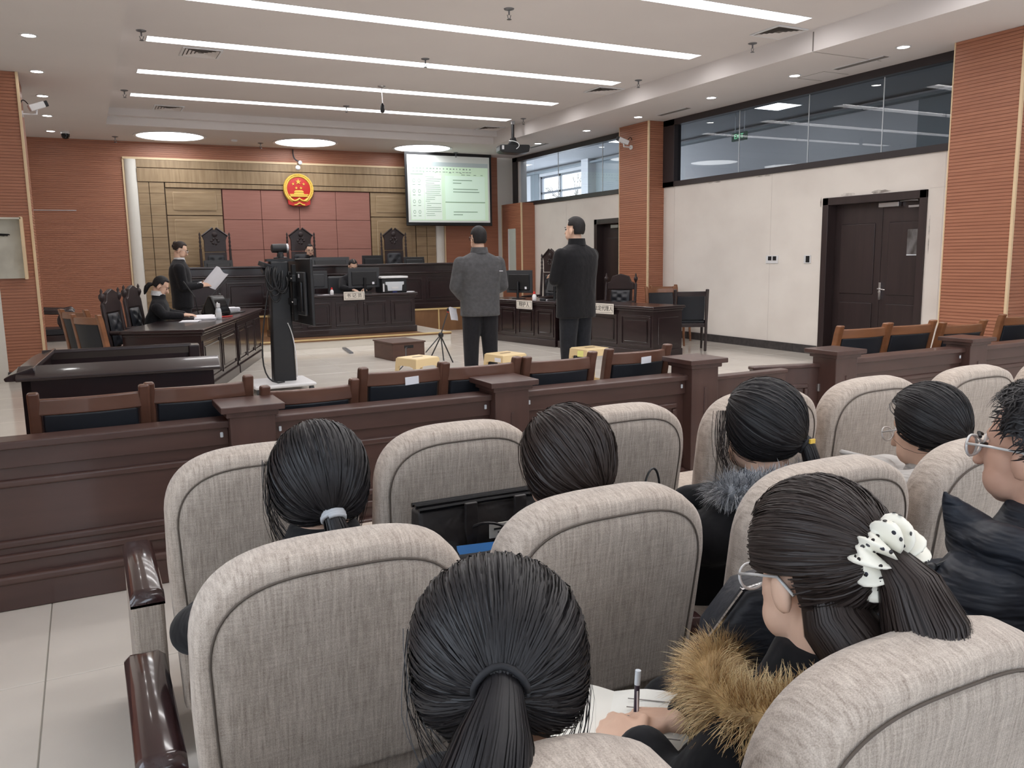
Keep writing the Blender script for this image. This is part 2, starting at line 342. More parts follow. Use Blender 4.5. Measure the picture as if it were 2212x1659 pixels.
# striped columns
def column(name, x0, x1, y0, y1, z1, label, side):
    c = struct(box(name, 'slat_wood', x0+.02, x1-.02, y0+.02, y1-.02, 0, z1), label)
    m = MB(); grooved(m, (x0, y0, 0), (1, 0, 0), x1-x0, (0, -1, 0), .1, z1)
    if side < 0: grooved(m, (x0, y1, 0), (0, -1, 0), y1-y0, (-1, 0, 0), .1, z1)
    else: grooved(m, (x1, y0, 0), (0, 1, 0), y1-y0, (1, 0, 0), .1, z1)
    m.build('boarding', 'slat_wood', c, kind='stuff', label='grooved red-brown boarding', recalc=False)
    xx = x0 if side < 0 else x1
    t = MB().box(xx-.016, xx+.016, y0-.016, y0+.016, 0, z1)
    if side < 0: t.box(xx-.006, xx+.016, y1-.012, y1+.003, 0, z1)
    t.build('corner_trim', 'cream_trim', c, bevel=.004)
    MB().box(x0-.01, x1+.01, y0-.01, y1+.01, 0, .12).build('plinth', 'stone_dark', c)
    return c
column('trim_1', 8.78, 9.115, 11.9, 12.78, ZS, 'tall red-brown grooved column between the two windows', -1)
column('trim_2', 8.78, 9.115, 5.5, 6.29, ZS, 'tall red-brown grooved column beside the double door', -1)
sc = column('trim_3', 8.78, 9.115, 16.57, 17.55, 2.62, 'short red-brown grooved column in the far corner', -1)
M('pale_glass', (196, 206, 198), .25); box('glass_strip', 'pale_glass', 8.77, 8.785, 16.86, 17.18, .95, 2.06, sc); box('strip_edge', 'white_plastic', 8.765, 8.785, 17.18, 17.22, .95, 2.06, sc)
column('trim_4', -.9, -.5, 11.8, 12.75, ZS, 'red-brown grooved pillar at the left wall', 1)
m = MB().box(XL, -.9, 11.8, 12.75, 0, ZS); struct(m.build('trim_5', 'plaster_white'))
# corridor beyond the glazing, with its own window to the winter sky
M('corridor_wall', (190, 191, 193), .8); M('corridor_ceil', (160, 162, 165), .8); M('corridor_dark', (118, 126, 130), .6)
m = MB().box(XR+.2, 12.8, YF, 26, 4.02, 4.1).box(XR+.2, 12.8, YF-.1, YF, 0, 4.05).box(XR+.2, 12.8, 26, 26.1, 0, 4.05).box(XR+.2, 12.8, YF, 26, -.1, 0)
co = struct(m.build('wall_corridor', 'corridor_ceil'), 'corridor seen through the clerestory glazing')
m = MB(); wy0, wy1, wz0, wz1 = 20.13, 22.6, 1.0, 3.82
m.box(12.6, 12.8, YF, wy0, 0, 4.05).box(12.6, 12.8, wy1, 26, 0, 4.05).box(12.6, 12.8, wy0, wy1, 0, wz0).box(12.6, 12.8, wy0, wy1, wz1, 4.05)
m.box(12.35, 12.6, 19.45, 19.8, 0, 4.02).build('far_side', 'corridor_wall', co)
MB().box(12.57, 12.6, 22.6, 23.1, 0, 3.9).box(12.57, 12.6, 18.2, 19.4, 0, 3.93).box(12.57, 12.6, 8, 9.6, 0, 3.9).box(12.4, 12.6, 3, 24, 3.9, 3.95).build('dark_casing', 'corridor_dark', co)
MB().box(12.66, 12.72, 21.42, 21.5, wz0, wz1).box(12.66, 12.72, wy0, wy1, 3.3, 3.36).box(12.66, 12.72, wy0, wy0+.06, wz0, wz1).box(12.66, 12.72, wy1-.06, wy1, wz0, wz1).box(12.66, 12.72, wy0, wy1, wz0, wz0+.06).box(12.66, 12.72, wy0, wy1, wz1-.06, wz1).build('window_frame', 'steel_grey', co)
MB().box(XR+.2, 12.8, YB+.15, YB+.3, 0, .01).build('sill', 'corridor_wall', co)
emis('panel_light', (.95, .98, 1.0), 7.0)
for y in (1.5, 6.2, 11.5, 16.2, 21.5):
    t = thing('panel_light', 'square white panel lamp in the corridor ceiling', 'ceiling light', (11.3, y, 4.02), 0, 'panel lamps in the corridor')
    MB().box(-.32, .32, -.32, .32, -.012, 0).build('frame', 'white_plastic', t); MB().quad((-.29, -.29, -.013), (-.29, .29, -.013), (.29, .29, -.013), (.29, -.29, -.013)).build('diffuser', 'panel_light', t, recalc=False)
# bare tree outside the corridor window
def tree():
    t = thing('bare_tree', 'bare leafless winter tree outside the far window', 'tree', (17.5, 26.5, -.4)); m = MB()
    m.tube([(0, 0, 0), (.05, 0, 1.5), (-.05, .1, 3)], [.16, .13, .1], 8)
    rnd = random.Random(3)
    def br(p, d, L, r, k):
        q = p+d*L; m.tube([p, p+d*L*.5+Vector((rnd.uniform(-.05, .05),)*3), q], [r, r*.85, r*.7], 5)
        if k: 
            for _ in range(3): br(q, (d+Vector((rnd.uniform(-.7, .7), rnd.uniform(-.7, .7), rnd.uniform(-.2, .5)))).normalized(), L*.7, r*.6, k-1)
    for a in range(5): br(Vector((-.05, .1, 2.2+.2*a)), Vector((cos(a*1.4), sin(a*1.4), .8)).normalized(), 1.1, .06, 3)
    M('bark', (120, 116, 110), .9); m.build('branches', 'bark', t)
tree()
# ================================================================ CEILING FITTINGS
def strip(y):
    t = thing('strip_light', 'long recessed white strip lamp glowing in the ceiling tray', 'ceiling light', (0, y, ZT), 0, 'strip lamps in the ceiling tray'); w = SWD/2
    MB().box(SX0+.002, SX1-.002, -w+.002, -w+.006, -.004, .1).box(SX0+.002, SX1-.002, w-.006, w-.002, -.004, .1).box(SX0+.002, SX0+.006, -w+.006, w-.006, -.004, .1).box(SX1-.006, SX1-.002, -w+.006, w-.006, -.004, .1).box(SX0, SX1, -w, w, .1, .11).build('housing', 'white_plastic', t)
    MB().quad((SX0+.02, -w+.01, .04), (SX0+.02, w-.01, .04), (SX1-.02, w-.01, .04), (SX1-.02, -w+.01, .04)).build('diffuser', 'strip_light', t, recalc=False)
    return t
for y in STRIPS: strip(y)
def ringlight(x, y):
    t = thing('round_light', 'large round white lamp set in the ceiling above the bench', 'ceiling light', (x, y, ZS-.001), 0, 'round lamps above the bench')
    n = 40
    MB().loft([[(r*cos(2*pi*k/n), r*sin(2*pi*k/n), z) for k in range(n)] for r, z in ((.62, 0), (.62, -.012), (.575, -.012), (.565, -.002), (.565, .0))], cap=False).build('rim', 'white_plastic', t, smooth=1)
    MB().add([(.566*cos(2*pi*k/n), .566*sin(2*pi*k/n), -.003) for k in range(n)], [tuple(range(n))[::-1]]).build('diffuser', 'round_light', t, recalc=False)
for x in (1.62, 4.07, 6.49): ringlight(x, 16.6)
def downlight(x, y, lab, grp):
    t = thing('downlight', lab, 'downlight', (x, y, ZS), 0, grp); n = 20
    MB().loft([[(r*cos(2*pi*k/n), r*sin(2*pi*k/n), z) for k in range(n)] for r, z in ((.085, 0), (.085, -.006), (.068, -.008), (.062, -.003))], cap=False).build('rim', 'white_plastic', t, smooth=1)
    MB().add([(.063*cos(2*pi*k/n), .063*sin(2*pi*k/n), -.004) for k in range(n)], [tuple(range(n))[::-1]]).build('lens', 'down_light', t, recalc=False)
for y in (6.5, 8.2, 9.92, 11.68, 13.3, 15.0, 16.68): downlight(-.28, y, 'small round downlight in the soffit by the left wall', 'downlights along the left soffit')
for y in (4.95, 6.65, 8.26, 9.87, 11.68, 13.27, 15.1): downlight(8.4, y, 'small round downlight in the soffit above the glazing', 'downlights along the right soffit')
def vent(x, y, lab):
    t = thing('ceiling_vent', lab, 'air vent', (x, y, ZT), 0, 'square air vents in the ceiling tray')
    fr = MB()
    for a in ((-.23, .23, -.23, -.2), (-.23, .23, .2, .23), (-.23, -.2, -.2, .2), (.2, .23, -.2, .2)): fr.box(a[0], a[1], a[2], a[3], -.014, 0)
    fr.build('frame', 'white_plastic', t, bevel=.003); box('duct', 'slat_groove', -.2, .2, -.2, .2, -.001, 0, t).data.materials[0] = MATS['joint_grey']
    for k in range(1, 5):
        r = .2-.042*k; s = MB()
        for (ax, ay, bx, by) in ((-1,-1,1,-1), (1,-1,1,1), (1,1,-1,1), (-1,1,-1,-1)):
            q = r+.034; s.quad((ax*r, ay*r, -.004), (bx*r, by*r, -.004), (bx*q, by*q, -.016), (ax*q, ay*q, -.016))
        s.build('louvre', 'ceiling_paint', t, recalc=False)
for x, y, l in ((1.5, 11.06, 'square louvred air vent near the left tray edge'), (1.48, 15.1, 'square louvred air vent near the left tray edge'), (7.34, 11.1, 'square louvred air vent near the right tray edge'), (7.34, 7.48, 'square louvred air vent near the right tray edge'), (7.34, 15.12, 'square louvred air vent near the right tray edge')): vent(x, y, l)
for k, (x, y) in enumerate(((8.6, 7.41), (8.63, 11.05), (8.56, 15.4))):
    t = tag(box('slot_vent', 'joint_grey', x-.05, x+.05, y-.37, y+.37, ZS-.006, ZS), 'narrow dark slot vent in the soffit above the glazing', 'air vent', 'slot vents in the right soffit')
    MB().box(x-.06, x-.05, y-.38, y+.38, ZS-.008, ZS).box(x+.05, x+.06, y-.38, y+.38, ZS-.008, ZS).build('frame', 'white_plastic', t)
def sprinkler(x, y, z, lab, grp):
    t = thing('sprinkler', lab, 'sprinkler', (x, y, z), 0, grp)
    MB().lathe([(.055, 0), (.05, -.008), (.02, -.016), (.012, -.02)], n=14).build('escutcheon', 'steel_grey', t, smooth=1)
    MB().tube([(0, 0, -.01), (0, 0, -.06)], .009, 8).tube([(-.02, 0, -.06), (-.012, 0, -.09), (0, 0, -.1)], .004, 6).tube([(.02, 0, -.06), (.012, 0, -.09), (0, 0, -.1)], .004, 6).lathe([(.024, -.102), (.024, -.106)], n=12).build('head', 'steel_grey', t)
for x, y in ((.79, 10.3), (.77, 13.84), (4.1, 7.95), (4.1, 10.29), (4.1, 13.86), (7.4, 10.29), (7.42, 13.88), (7.43, 8.0)): sprinkler(x, y, ZT, 'small metal sprinkler head hanging from the ceiling tray', 'sprinklers in the tray')
for x, y in ((.73, 17.0), (3.28, 16.95), (7.41, 16.98)): sprinkler(x, y, ZS, 'small metal sprinkler head in the soffit above the bench', 'sprinklers above the bench')
t = thing('smoke_detector', 'round white smoke detector between two round lamps', 'smoke detector', (2.75, 16.7, ZS)); MB().lathe([(.06, 0), (.06, -.02), (.04, -.035), (.001, -.038)], n=18).build('body', 'white_plastic', t, smooth=1)
# hanging microphone
t = thing('hanging_microphone', 'black microphone hanging on a cord below a strip lamp', 'microphone', (4.13, 12.12, ZT))
MB().lathe([(.06, 0), (.055, -.01), (.02, -.02)], n=14).build('ceiling_cup', 'silver', t, smooth=1); MB().tube([(0, 0, -.01), (0, 0, -.2), (.005, 0, -.27)], .006, 6).build('cord', 'silver', t); MB().lathe([(.012, -.24), (.03, -.27), (.032, -.36), (.02, -.375)], n=14).build('capsule', 'black_plastic', t, smooth=1)
# projector
t = thing('projector', 'black projector hanging from a ceiling pole', 'projector', (7.38, 14.23, ZT), -.25)
MB().tube([(0, 0, 0), (0, 0, -.34)], .028, 12).build('pole', 'black_plastic', t, smooth=1); MB().box(-.035, .035, -.035, .035, -.06, 0).build('ceiling_plate', 'silver', t, bevel=.006)
MB().prism([(-.035, -.3), (.035, -.3), (.06, -.38), (.12, -.43), (-.12, -.43), (-.06, -.38)], -.08, .08, 'y').build('bracket', 'black_plastic', t, bevel=.01)
MB().prism([(-.27, -.44), (.27, -.44), (.29, -.47), (.27, -.57), (.1, -.6), (-.24, -.58), (-.29, -.55), (-.29, -.46)], -.17, .17, 'y').build('body', 'black_plastic', t, bevel=.018, bseg=3)
MB().lathe([(.05, .165), (.055, .2), (.045, .2), (.04, .18)], (.12, 0, -.52), 16, 'y').build('lens', 'black_gloss', t, smooth=1)
MB().tube(bez((-.1, -.1, -.37), (.06, -.16, -.36), (.14, -.18, -.46), (.02, -.18, -.52)), .007, 6).build('cable', 'white_plastic', t); MB().box(-.25, -.21, -.1805, -.17, -.53, -.46).build('sticker', 'white_plastic', t)
# security cameras
def bullet(name, loc, rz, lab, mirror=1):
    t = thing(name, lab, 'security camera', loc, rz)
    MB().tube([(0, 0, 0), (0, -.02, 0)], .04, 12).tube([(0, -.02, 0), (0, -.16, .005)], .011, 8).tube([(0, -.16, 0), (0, -.17, .06)], .012, 8).build('bracket', 'white_plastic', t)
    R = Euler((radians(-22), 0, radians(20*mirror))).to_matrix()
    MB().cbox((0, -.17, .1), (.075, .19, .08), R).build('housing', 'white_plastic', t, bevel=.012)
    MB().cbox(Vector((0, -.17, .1))+R @ Vector((0, -.11, 0)), (.068, .05, .072), R).build('lens_hood', 'black_plastic', t, bevel=.01)
    MB().tube(bez((0, 0, .12), (.02, -.02, .2), (0, -.05, .16), (0, -.08, .12)), .006, 6).build('cable', 'black_plastic', t)
bullet('security_camera', (-.5, 12.1, 3.25), radians(90), 'white bullet camera on an arm from the left pillar')
bullet('security_camera', (8.78, 12.4, 3.3), radians(-90), 'white bullet camera on the column between the windows', -1)
t = thing('dome_camera', 'small black dome camera under the soffit by the back wall', 'security camera', (-.06, 16.65, ZS)); MB().lathe([(.07, 0), (.075, -.02), (.07, -.04)], n=18).build('base', 'white_plastic', t, smooth=1); MB().lathe([(.068, -.035), (.066, -.08), (.045, -.12), (.001, -.13)], n=18).build('dome', 'black_gloss', t, smooth=1)
# emblem lamp
t = thing('picture_lamp', 'small bent spot lamp above the red and gold emblem', 'spot lamp', (4.04, YB, 3.4))
MB().tube(bez((-.01, -.02, .26), (-.05, -.12, .1), (-.04, -.25, .02), (.04, -.3, 0)), .014, 8).build('arm', 'grey_plastic', t); MB().lathe([(.04, -.06), (.05, 0), (.045, .05)], (.04, -.32, -.03), 14, 'y').build('head', 'silver', t, smooth=1); MB().ell((.0, -.33, -.13), (.05, .04, .05)).build('bulb', 'white_plastic', t, smooth=3)
# ================================================================ COURT FURNITURE
def flat_text(body, size, mat, parent, M4, align='CENTER'):
    cu = bpy.data.curves.new('lettering', 'FONT'); cu.body = body; cu.size = size; cu.align_x = align; cu.align_y = 'CENTER'; cu.extrude = .0006; cu.offset = .0
    o = bpy.data.objects.new('lettering', cu); COL.objects.link(o); o.data.materials.append(MATS[mat]); bpy.context.view_layer.update()
    me = bpy.data.meshes.new_from_object(o.evaluated_get(bpy.context.evaluated_depsgraph_get())); bpy.data.objects.remove(o)
    o = bpy.data.objects.new('lettering', me); COL.objects.link(o); o['kind'] = 'stuff'; o.parent = parent; o.matrix_local = M4; return o
def facing(loc, rz=0, tilt=0): # text plane facing local -y
    return Matrix.Translation(loc) @ Matrix.Rotation(rz, 4, 'Z') @ Matrix.Rotation(pi/2+tilt, 4, 'X')
# platforms
pf = struct(box('platform_low', 'stone_white', 2.0, 5.66, 13.4, 15.3, 0, .115), 'low stone step carrying the clerk desk')
box('edge_band', 'platform_wood', 1.98, 5.67, 13.385, 15.3, .112, .135, pf); box('edge_band', 'platform_cream', 1.98, 5.67, 13.38, 13.46, .135, .152, pf); box('carpet', 'platform_wood', 2.0, 5.2, 13.46, 15.3, .13, .151, pf); box('landing', 'stone_white', 5.2, 5.67, 13.46, 15.3, .13, .151, pf)
ph = struct(box('platform_high', 'platform_wood', 1.1, 8.75, 15.26, YB, 0, .43), 'raised wooden platform under the judges bench')
box('edge_band', 'platform_cream', 1.1, 8.75, 15.24, 15.32, .425, .452, ph); box('deck', 'platform_wood', 1.1, 8.75, 15.3, YB, .42, .45, ph)
for x in (2.9, 4.5, 6.2, 7.6): box('joint_strip', 'platform_cream', x-.012, x+.012, 15.248, 15.262, .02, .425, ph)
# panelled desk: front faces local -y, x runs along the front
def desk(name, label, loc, rz, L, dep, h, n, mat='mahogany', topd=.04, over=.05, group=None, plinth=.09, posts=False):
    t = thing(name, label, 'desk', loc, rz, group)
    box('top', mat, -over, L+over, -over, dep+.02, h-topd, h, t, bevel=.012, bseg=3)
    box('moulding', mat, -over*.5, L+over*.5, -over*.5, dep, h-topd-.03, h-topd, t, bevel=.008)
    fp = box('front', mat, 0, L, 0, .03, plinth, h-topd-.02, t)
    MB().box(-.025, L+.025, -.025, .06, 0, plinth+.02).box(-.025, .03, .06, dep, 0, plinth+.02).box(L-.03, L+.025, .06, dep, 0, plinth+.02).build('plinth', mat, t, bevel=.008)
    w = L/n
    for k in range(n):
        x0, x1 = k*w+.07, (k+1)*w-.07; z0, z1 = plinth+.09, h-topd-.12
        fr = MB()
        for a in ((x0-.03, x1+.03, z0-.03, z0), (x0-.03, x1+.03, z1, z1+.03), (x0-.03, x0, z0, z1), (x1, x1+.03, z0, z1)): fr.box(a[0], a[1], -.014, .005, a[2], a[3])
        fr.build('panel_moulding', mat, fp, bevel=.006); box('panel', mat, x0+.035, x1-.035, -.016, .005, z0+.035, z1-.035, fp, bevel=.014, bseg=1)
    for x, s in ((0, -1), (L, 1)):
        e = box('side', mat, min(x, x-s*.03), max(x, x-s*.03), .03, dep, plinth, h-topd-.02, t)
        xx = x+s*.012
        box('panel', mat, min(x-s*.005, xx), max(x-s*.005, xx), .1, dep-.07, plinth+.09, h-topd-.12, e, bevel=.01, bseg=1)
    return t
# judges' bench
bn = desk('judges_bench', 'long dark panelled judges bench on the raised platform', (1.45, 15.42, .45), 0, 5.28, .62, .72, 7, topd=.03, group=None)
box('upper_shelf', 'mahogany', -.02, 5.3, .05, .2, .72, .845, bn, bevel=.006); box('upper_top', 'mahogany', -.06, 5.34, .0, .24, .845, .885, bn, bevel=.012, bseg=3)
desk('clerk_desk', 'dark panelled clerk desk on the low step below the bench', (2.75, 13.88, .15), 0, 2.44, .62, .69, 5)
aR = atan2(9.33-13.3, 6.91-6.25)
desk('defence_desk', 'dark panelled desk with the far name card by the right wall', (6.25, 13.3, 0), aR, 2.0, .58, .72, 4)
desk('agent_desk', 'dark panelled desk end beside the right wall chairs', (6.25+2.11*cos(aR), 13.3+2.11*sin(aR), 0), aR, 2.0, .58, .72, 3)
aL = atan2(12.75-9.2, 2.3-1.05); dl = Vector((cos(aL), sin(aL), 0)); C0 = Vector((1.05, 9.2, 0)); nl = Vector((-sin(aL), cos(aL), 0))
desk('prosecutor_desk', 'glossy dark desk where the reading woman sits', C0, aL, 1.84, .78, .73, 2)
desk('prosecutor_desk', 'glossy dark desk in front of the standing woman', C0+dl*1.96, aL, 1.8, .78, .73, 3)
t = thing('desk_post', 'dark turned post between the two prosecutor desks', 'post', C0+dl*1.9+nl*.05)
MB().lathe([(.055, 0), (.055, .08), (.04, .1), (.045, .3), (.04, .6), (.05, .66), (.05, .72)], n=16).build('shaft', 'mahogany', t, smooth=.8)
# national emblem
def emblem():
    t = thing('national_emblem', 'round red and gold national emblem with stars on the wall', 'emblem', (4.085, YB-.08, 2.87)); R = .31
    MB().lathe([(R*.8, -.012), (R*.8, -.022), (R*.72, -.03), (.001, -.03)], n=40, axis='y').build('red_field', 'red', t, smooth=.6)
    m = MB(); n = 44
    for k in range(n):
        a = -pi/2+.55+(2*pi-1.1)*k/(n-1); c, s_ = cos(a), sin(a)
        for rr, tw in ((R*.82, .5), (R*.93, -.5)): m.ell((rr*c, -.03, rr*s_), (.034, .016, .017), (0, -(a+pi/2+tw*.7), 0), 8, 6)
    m.build('wheat_wreath', 'gold', t, smooth=3)
    MB().loft([[(r*cos(2*pi*k/48), y, r*sin(2*pi*k/48)) for k in range(48)] for r, y in ((R*.74, -.012), (R*.78, -.03), (R*.96, -.03), (R, -.005))], cap=False).build('rim', 'gold', t, smooth=1)
    def star(cx, cz, r, a0=pi/2):
        p = []
        for k in range(10): rr = r if k % 2 == 0 else r*.4; a = a0+k*pi/5; p.append((cx+rr*cos(a), cz+rr*sin(a)))
        MB().prism(p, -.042, -.028, 'y').build('star', 'gold', t)
    star(-.005, .145, .062)
    for x, z in ((-.11, .1), (.105, .1), (-.05, .02), (.045, .02)): star(x, z, .032, pi/2+.2)
    g = MB()
    for (w, z0, z1, d) in ((.185, -.155, -.135, .05), (.175, -.135, -.118, .045), (.19, -.118, -.1, .05), (.1, -.1, -.075, .045), (.08, -.075, -.06, .045), (.095, -.062, -.045, .05)): g.box(-w, w, -d, -.028, z0, z1)
    g.prism([(-.09, -.045), (.09, -.045), (.065, -.025), (-.065, -.025)], -.045, -.028, 'y'); g.build('gate_tower', 'gold', t)
    gm = MB(); 
    gm.tube(bez((-.2, -.035, -.15), (-.16, -.04, -.27), (-.06, -.045, -.25), (0, -.045, -.19), 8)+bez((0, -.045, -.19), (.06, -.045, -.25), (.16, -.04, -.27), (.2, -.035, -.15), 8)[1:], .018, 8)
    gm.tube(bez((-.11, -.045, -.32), (-.04, -.05, -.33), (-.03, -.05, -.28), (0, -.05, -.285), 6)+bez((0, -.05, -.285), (.03, -.05, -.28), (.04, -.05, -.33), (.11, -.045, -.32), 6)[1:], .015, 8); gm.build('gear_and_ribbon_gilding', 'gold', t, smooth=3)
    MB().prism([(-.23, -.21), (-.12, -.245), (.12, -.245), (.23, -.21), (.225, -.31), (.12, -.345), (-.12, -.345), (-.225, -.31)], -.035, 0, 'y').build('ribbon', 'red', t, bevel=.006)
emblem()
# projection screen with the projected page
def screen():
    t = thing('projection_screen', 'pull-down projection screen showing a pale green document page', 'screen', (6.33, 17.12, 2.2)); Wd, Hh = 1.94, 1.42
    box('border', 'black_plastic', -.05, Wd+.05, 0, .02, -.05, ZS-2.2, t); box('weight_bar', 'black_gloss', -.05, Wd+.05, -.012, .022, -.075, -.045, t, bevel=.006)
    M('screen_white', (214, 218, 214), .7, emit=.12); M('proj_green', (200, 224, 198), .8, emit=.34); M('proj_page', (206, 230, 212), .8, emit=.38); M('proj_bar', (168, 180, 180), .8, emit=.22); M('proj_text', (140, 160, 146), .8, emit=.12); M('proj_side', (212, 226, 214), .8, emit=.36)
    box('fabric', 'screen_white', 0, Wd, -.004, 0, 0, Hh, t); Y0, Y1 = -.006, -.004
    box('projected_page', 'proj_green', .06, 1.9, Y0, Y1, .04, 1.28, t); box('projected_bar', 'proj_bar', .06, 1.9, Y0-.001, Y1, 1.19, 1.28, t)
    box('projected_side', 'proj_side', .07, .37, Y0-.001, Y1, .06, 1.0, t); box('projected_side', 'proj_side', .38, .78, Y0-.001, Y1, .06, 1.0, t); box('projected_sheet', 'proj_page', .86, 1.82, Y0-.001, Y1, .44, 1.0, t); box('projected_sheet', 'proj_page', .86, 1.82, Y0-.001, Y1, .06, .42, t)
    m = MB(); rn = random.Random(5); L = lambda x, z, w, h=.012: m.box(x, x+w, Y0-.003, Y0-.001, z, z+h)
    for k in range(18): L(.12+k*.078, 1.13, rn.uniform(.02, .045), .025); L(.11+k*.078, 1.07, rn.uniform(.03, .065), .014)
    for x, w in ((.36, .02), (.63, .03), (.96, .06), (1.22, .05), (1.25, .09), (1.38, .09), (1.55, .06), (1.72, .05)): L(x, 1.02 if x > 1.23 else .985+.07, w)
    for k in range(20): L(.4+rn.uniform(0, .03), .96-.043*k, rn.choice((.1, .2, .33, .34, .34)), .009)
    for z, x, w in ((.9, 1.05, .46), (.84, 1.05, .2), (.71, 1.05, .6), (.65, 1.05, .63), (.22, 1.05, .58), (.16, 1.05, .22), (.43, .86, .96), (1.01, .07, .28)): L(x, z, w, .016)
    for i in range(2):
        for j in range(4):
            cx, cz = .14+i*.12, .88-j*.22
            m.loft([[(cx+r*cos(2*pi*k/16), Y0-.002, cz+1.3*r*sin(2*pi*k/16)) for k in range(16)] for r in (.022, .03)], cap=False); L(cx-.03, cz-.09, .06)
    m.build('projected_text', 'proj_text', t, recalc=False, kind='stuff')
screen()
# carved high-back chairs (sit facing local -y)
def carved_chair(name, label, loc, rz, style='gable', H=1.6, group=None):
    t = thing(name, label, 'chair', loc, rz, group); w = .27; pd = .46 if style == 'gable' else .44; wm = 'carved_wood'
    back_y = .25; lean = .08; zb = H*.73 if style == 'gable' else H-.17
    yy = lambda z: back_y+lean*max(0, z-.42)/(H-.42)
    for s in (-1, 1):
        MB().tube([(s*w, back_y, 0), (s*w, back_y, .42), (s*w, yy(zb), zb)], [.026, .028, .024], 8).build('back_post', wm, t, smooth=1)
        f = MB(); z0 = zb
        prof = [(.02, 0), (.026, .02), (.014, .04), (.024, .07), (.014, .1), (.024, .13), (.014, .16), (.022, .19), (.012, .21), (.02, .24), (.004, .27)] if style == 'gable' else [(.02, 0), (.012, .03), (.022, .05), (.034, .08), (.03, .11), (.012, .13), (.016, .15), (.004, .18)]
        k = (H-.09-zb)/.27 if style == 'gable' else 1
        f.lathe([(r, z*k) for r, z in prof], (s*w, yy(zb), zb), 10); f.build('finial', wm, t, smooth=1)
        MB().tube([(s*w, -.22, 0), (s*(w+.01), -.24, .2), (s*w, -.22, .42), (s*w, -.2, .62)], [.02, .026, .026, .022], 8).build('front_leg', wm, t, smooth=1)
        MB().tube([(s*w, back_y, .66), (s*(w+.015), 0, .66), (s*(w+.01), -.2, .645), (s*w, -.28, .62)], [.024, .026, .028, .03], 8).build('armrest', wm, t, smooth=1)
    yb = yy(H*.8)
    if style == 'gable':
        z0, z1, z2 = zb-.02, H-.16, H; cr = MB().prism([(-.2, z0), (.2, z0), (.2, z1-.08), (.23, z1), (.03, z2-.01), (0, z2-.05), (-.03, z2-.01), (-.23, z1), (-.2, z1-.08)], yb-.02, yb+.03, 'y')
        c = cr.build('crest', wm, t, bevel=.008); sg = MB()
        sg.tube([(-.24, yb-.02, z1), (-.03, yb-.02, z2-.005)], .018, 6).tube([(.24, yb-.02, z1), (.03, yb-.02, z2-.005)], .018, 6).lathe([(.035, -.04), (.05, -.03), (.035, -.02)], (0, yb, z2-.13), 14, 'y')
        for a in range(6): sg.ell((.06*cos(a), yb-.025, z1-.1+.05*sin(a)), (.03, .012, .02), (0, a, 0), 8, 6)
        sg.build('carving', wm, c, smooth=1)
    else:
        z0, z1 = zb-.09, H; pts = [(-.24, z0), (.24, z0), (.24, zb+.02), (.19, zb+.04), (.15, H-.04), (.08, H-.02), (0, H), (-.08, H-.02), (-.15, H-.04), (-.19, zb+.04), (-.24, zb+.02)]
        MB().prism(pts, yb-.02, yb+.03, 'y').build('crest', wm, t, bevel=.01)
    # tufted leather back
    m = MB(); zt = zb-.06 if style == 'gable' else zb-.1; nx, nz = 14, 22; rows = []
    for j in range(nz+1):
        r = []
        for i in range(nx+1):
            u, v = i/nx*2-1, j/nz; x = u*.17; z = .5+v*(zt-.5); puff = .045*(1-u**4)*(1-(2*v-1)**6)
            for (bu, bv) in ((-.5, .82), (.5, .82), (0, .66), (-.5, .5), (.5, .5), (0, .34), (-.5, .18), (.5, .18)): puff -= .03*math.exp(-(((u-bu)*.17)**2+((v-bv)*(zt-.5))**2)/.0011)
            r.append((x, yy(z)-.005-puff, z))
        rows.append(r)
    m.loft(rows, cap=False, closed=False); m.build('back_cushion', 'leather', t, smooth=3, recalc=False)
    MB().box(-.2, .2, yy(.9)-.005, yy(.9)+.03, .45, zt+.03).build('back_board', wm, t)
    MB().box(-w, w, -.25, .27, .36, .42).build('seat_rail', wm, t, bevel=.01); MB().box(-.25, .25, -.25, .24, .41, .5).build('seat_cushion', 'leather', t, bevel=.035, bseg=4)
    return t
for x, l in ((2.31, 'tall carved gable chair behind the bench beside the standing woman'), (3.95, 'tall carved gable chair with the judge sitting in it'), (5.9, 'tall carved gable chair behind the bench below the screen')):
    carved_chair('judge_chair', l, (x, 16.62, .45), 0, 'gable', 1.62, 'judge chairs')
for x, y, l in ((7.86, 14.15, 'tall carved gable chair by the short corner column'), (7.9, 13.45, 'tall carved gable chair behind the man in the black coat')):
    carved_chair('carved_chair', l, (x, y, 0), radians(-80), 'gable', 1.57, 'gable chairs at the defence desk')
carved_chair('carved_chair', 'carved chair with tufted leather behind the agent name card', (7.75, 11.45, 0), radians(-60), 'hump', 1.12, 'rounded carved chairs')
carved_chair('carved_chair', 'carved chair against the boarding, empty', (.55, 10.3, 0), radians(70), 'hump', 1.14, 'rounded carved chairs')
carved_chair('carved_chair', 'carved chair with the seated reading woman', (.8, 10.93, 0), radians(70), 'hump', 1.16, 'rounded carved chairs')
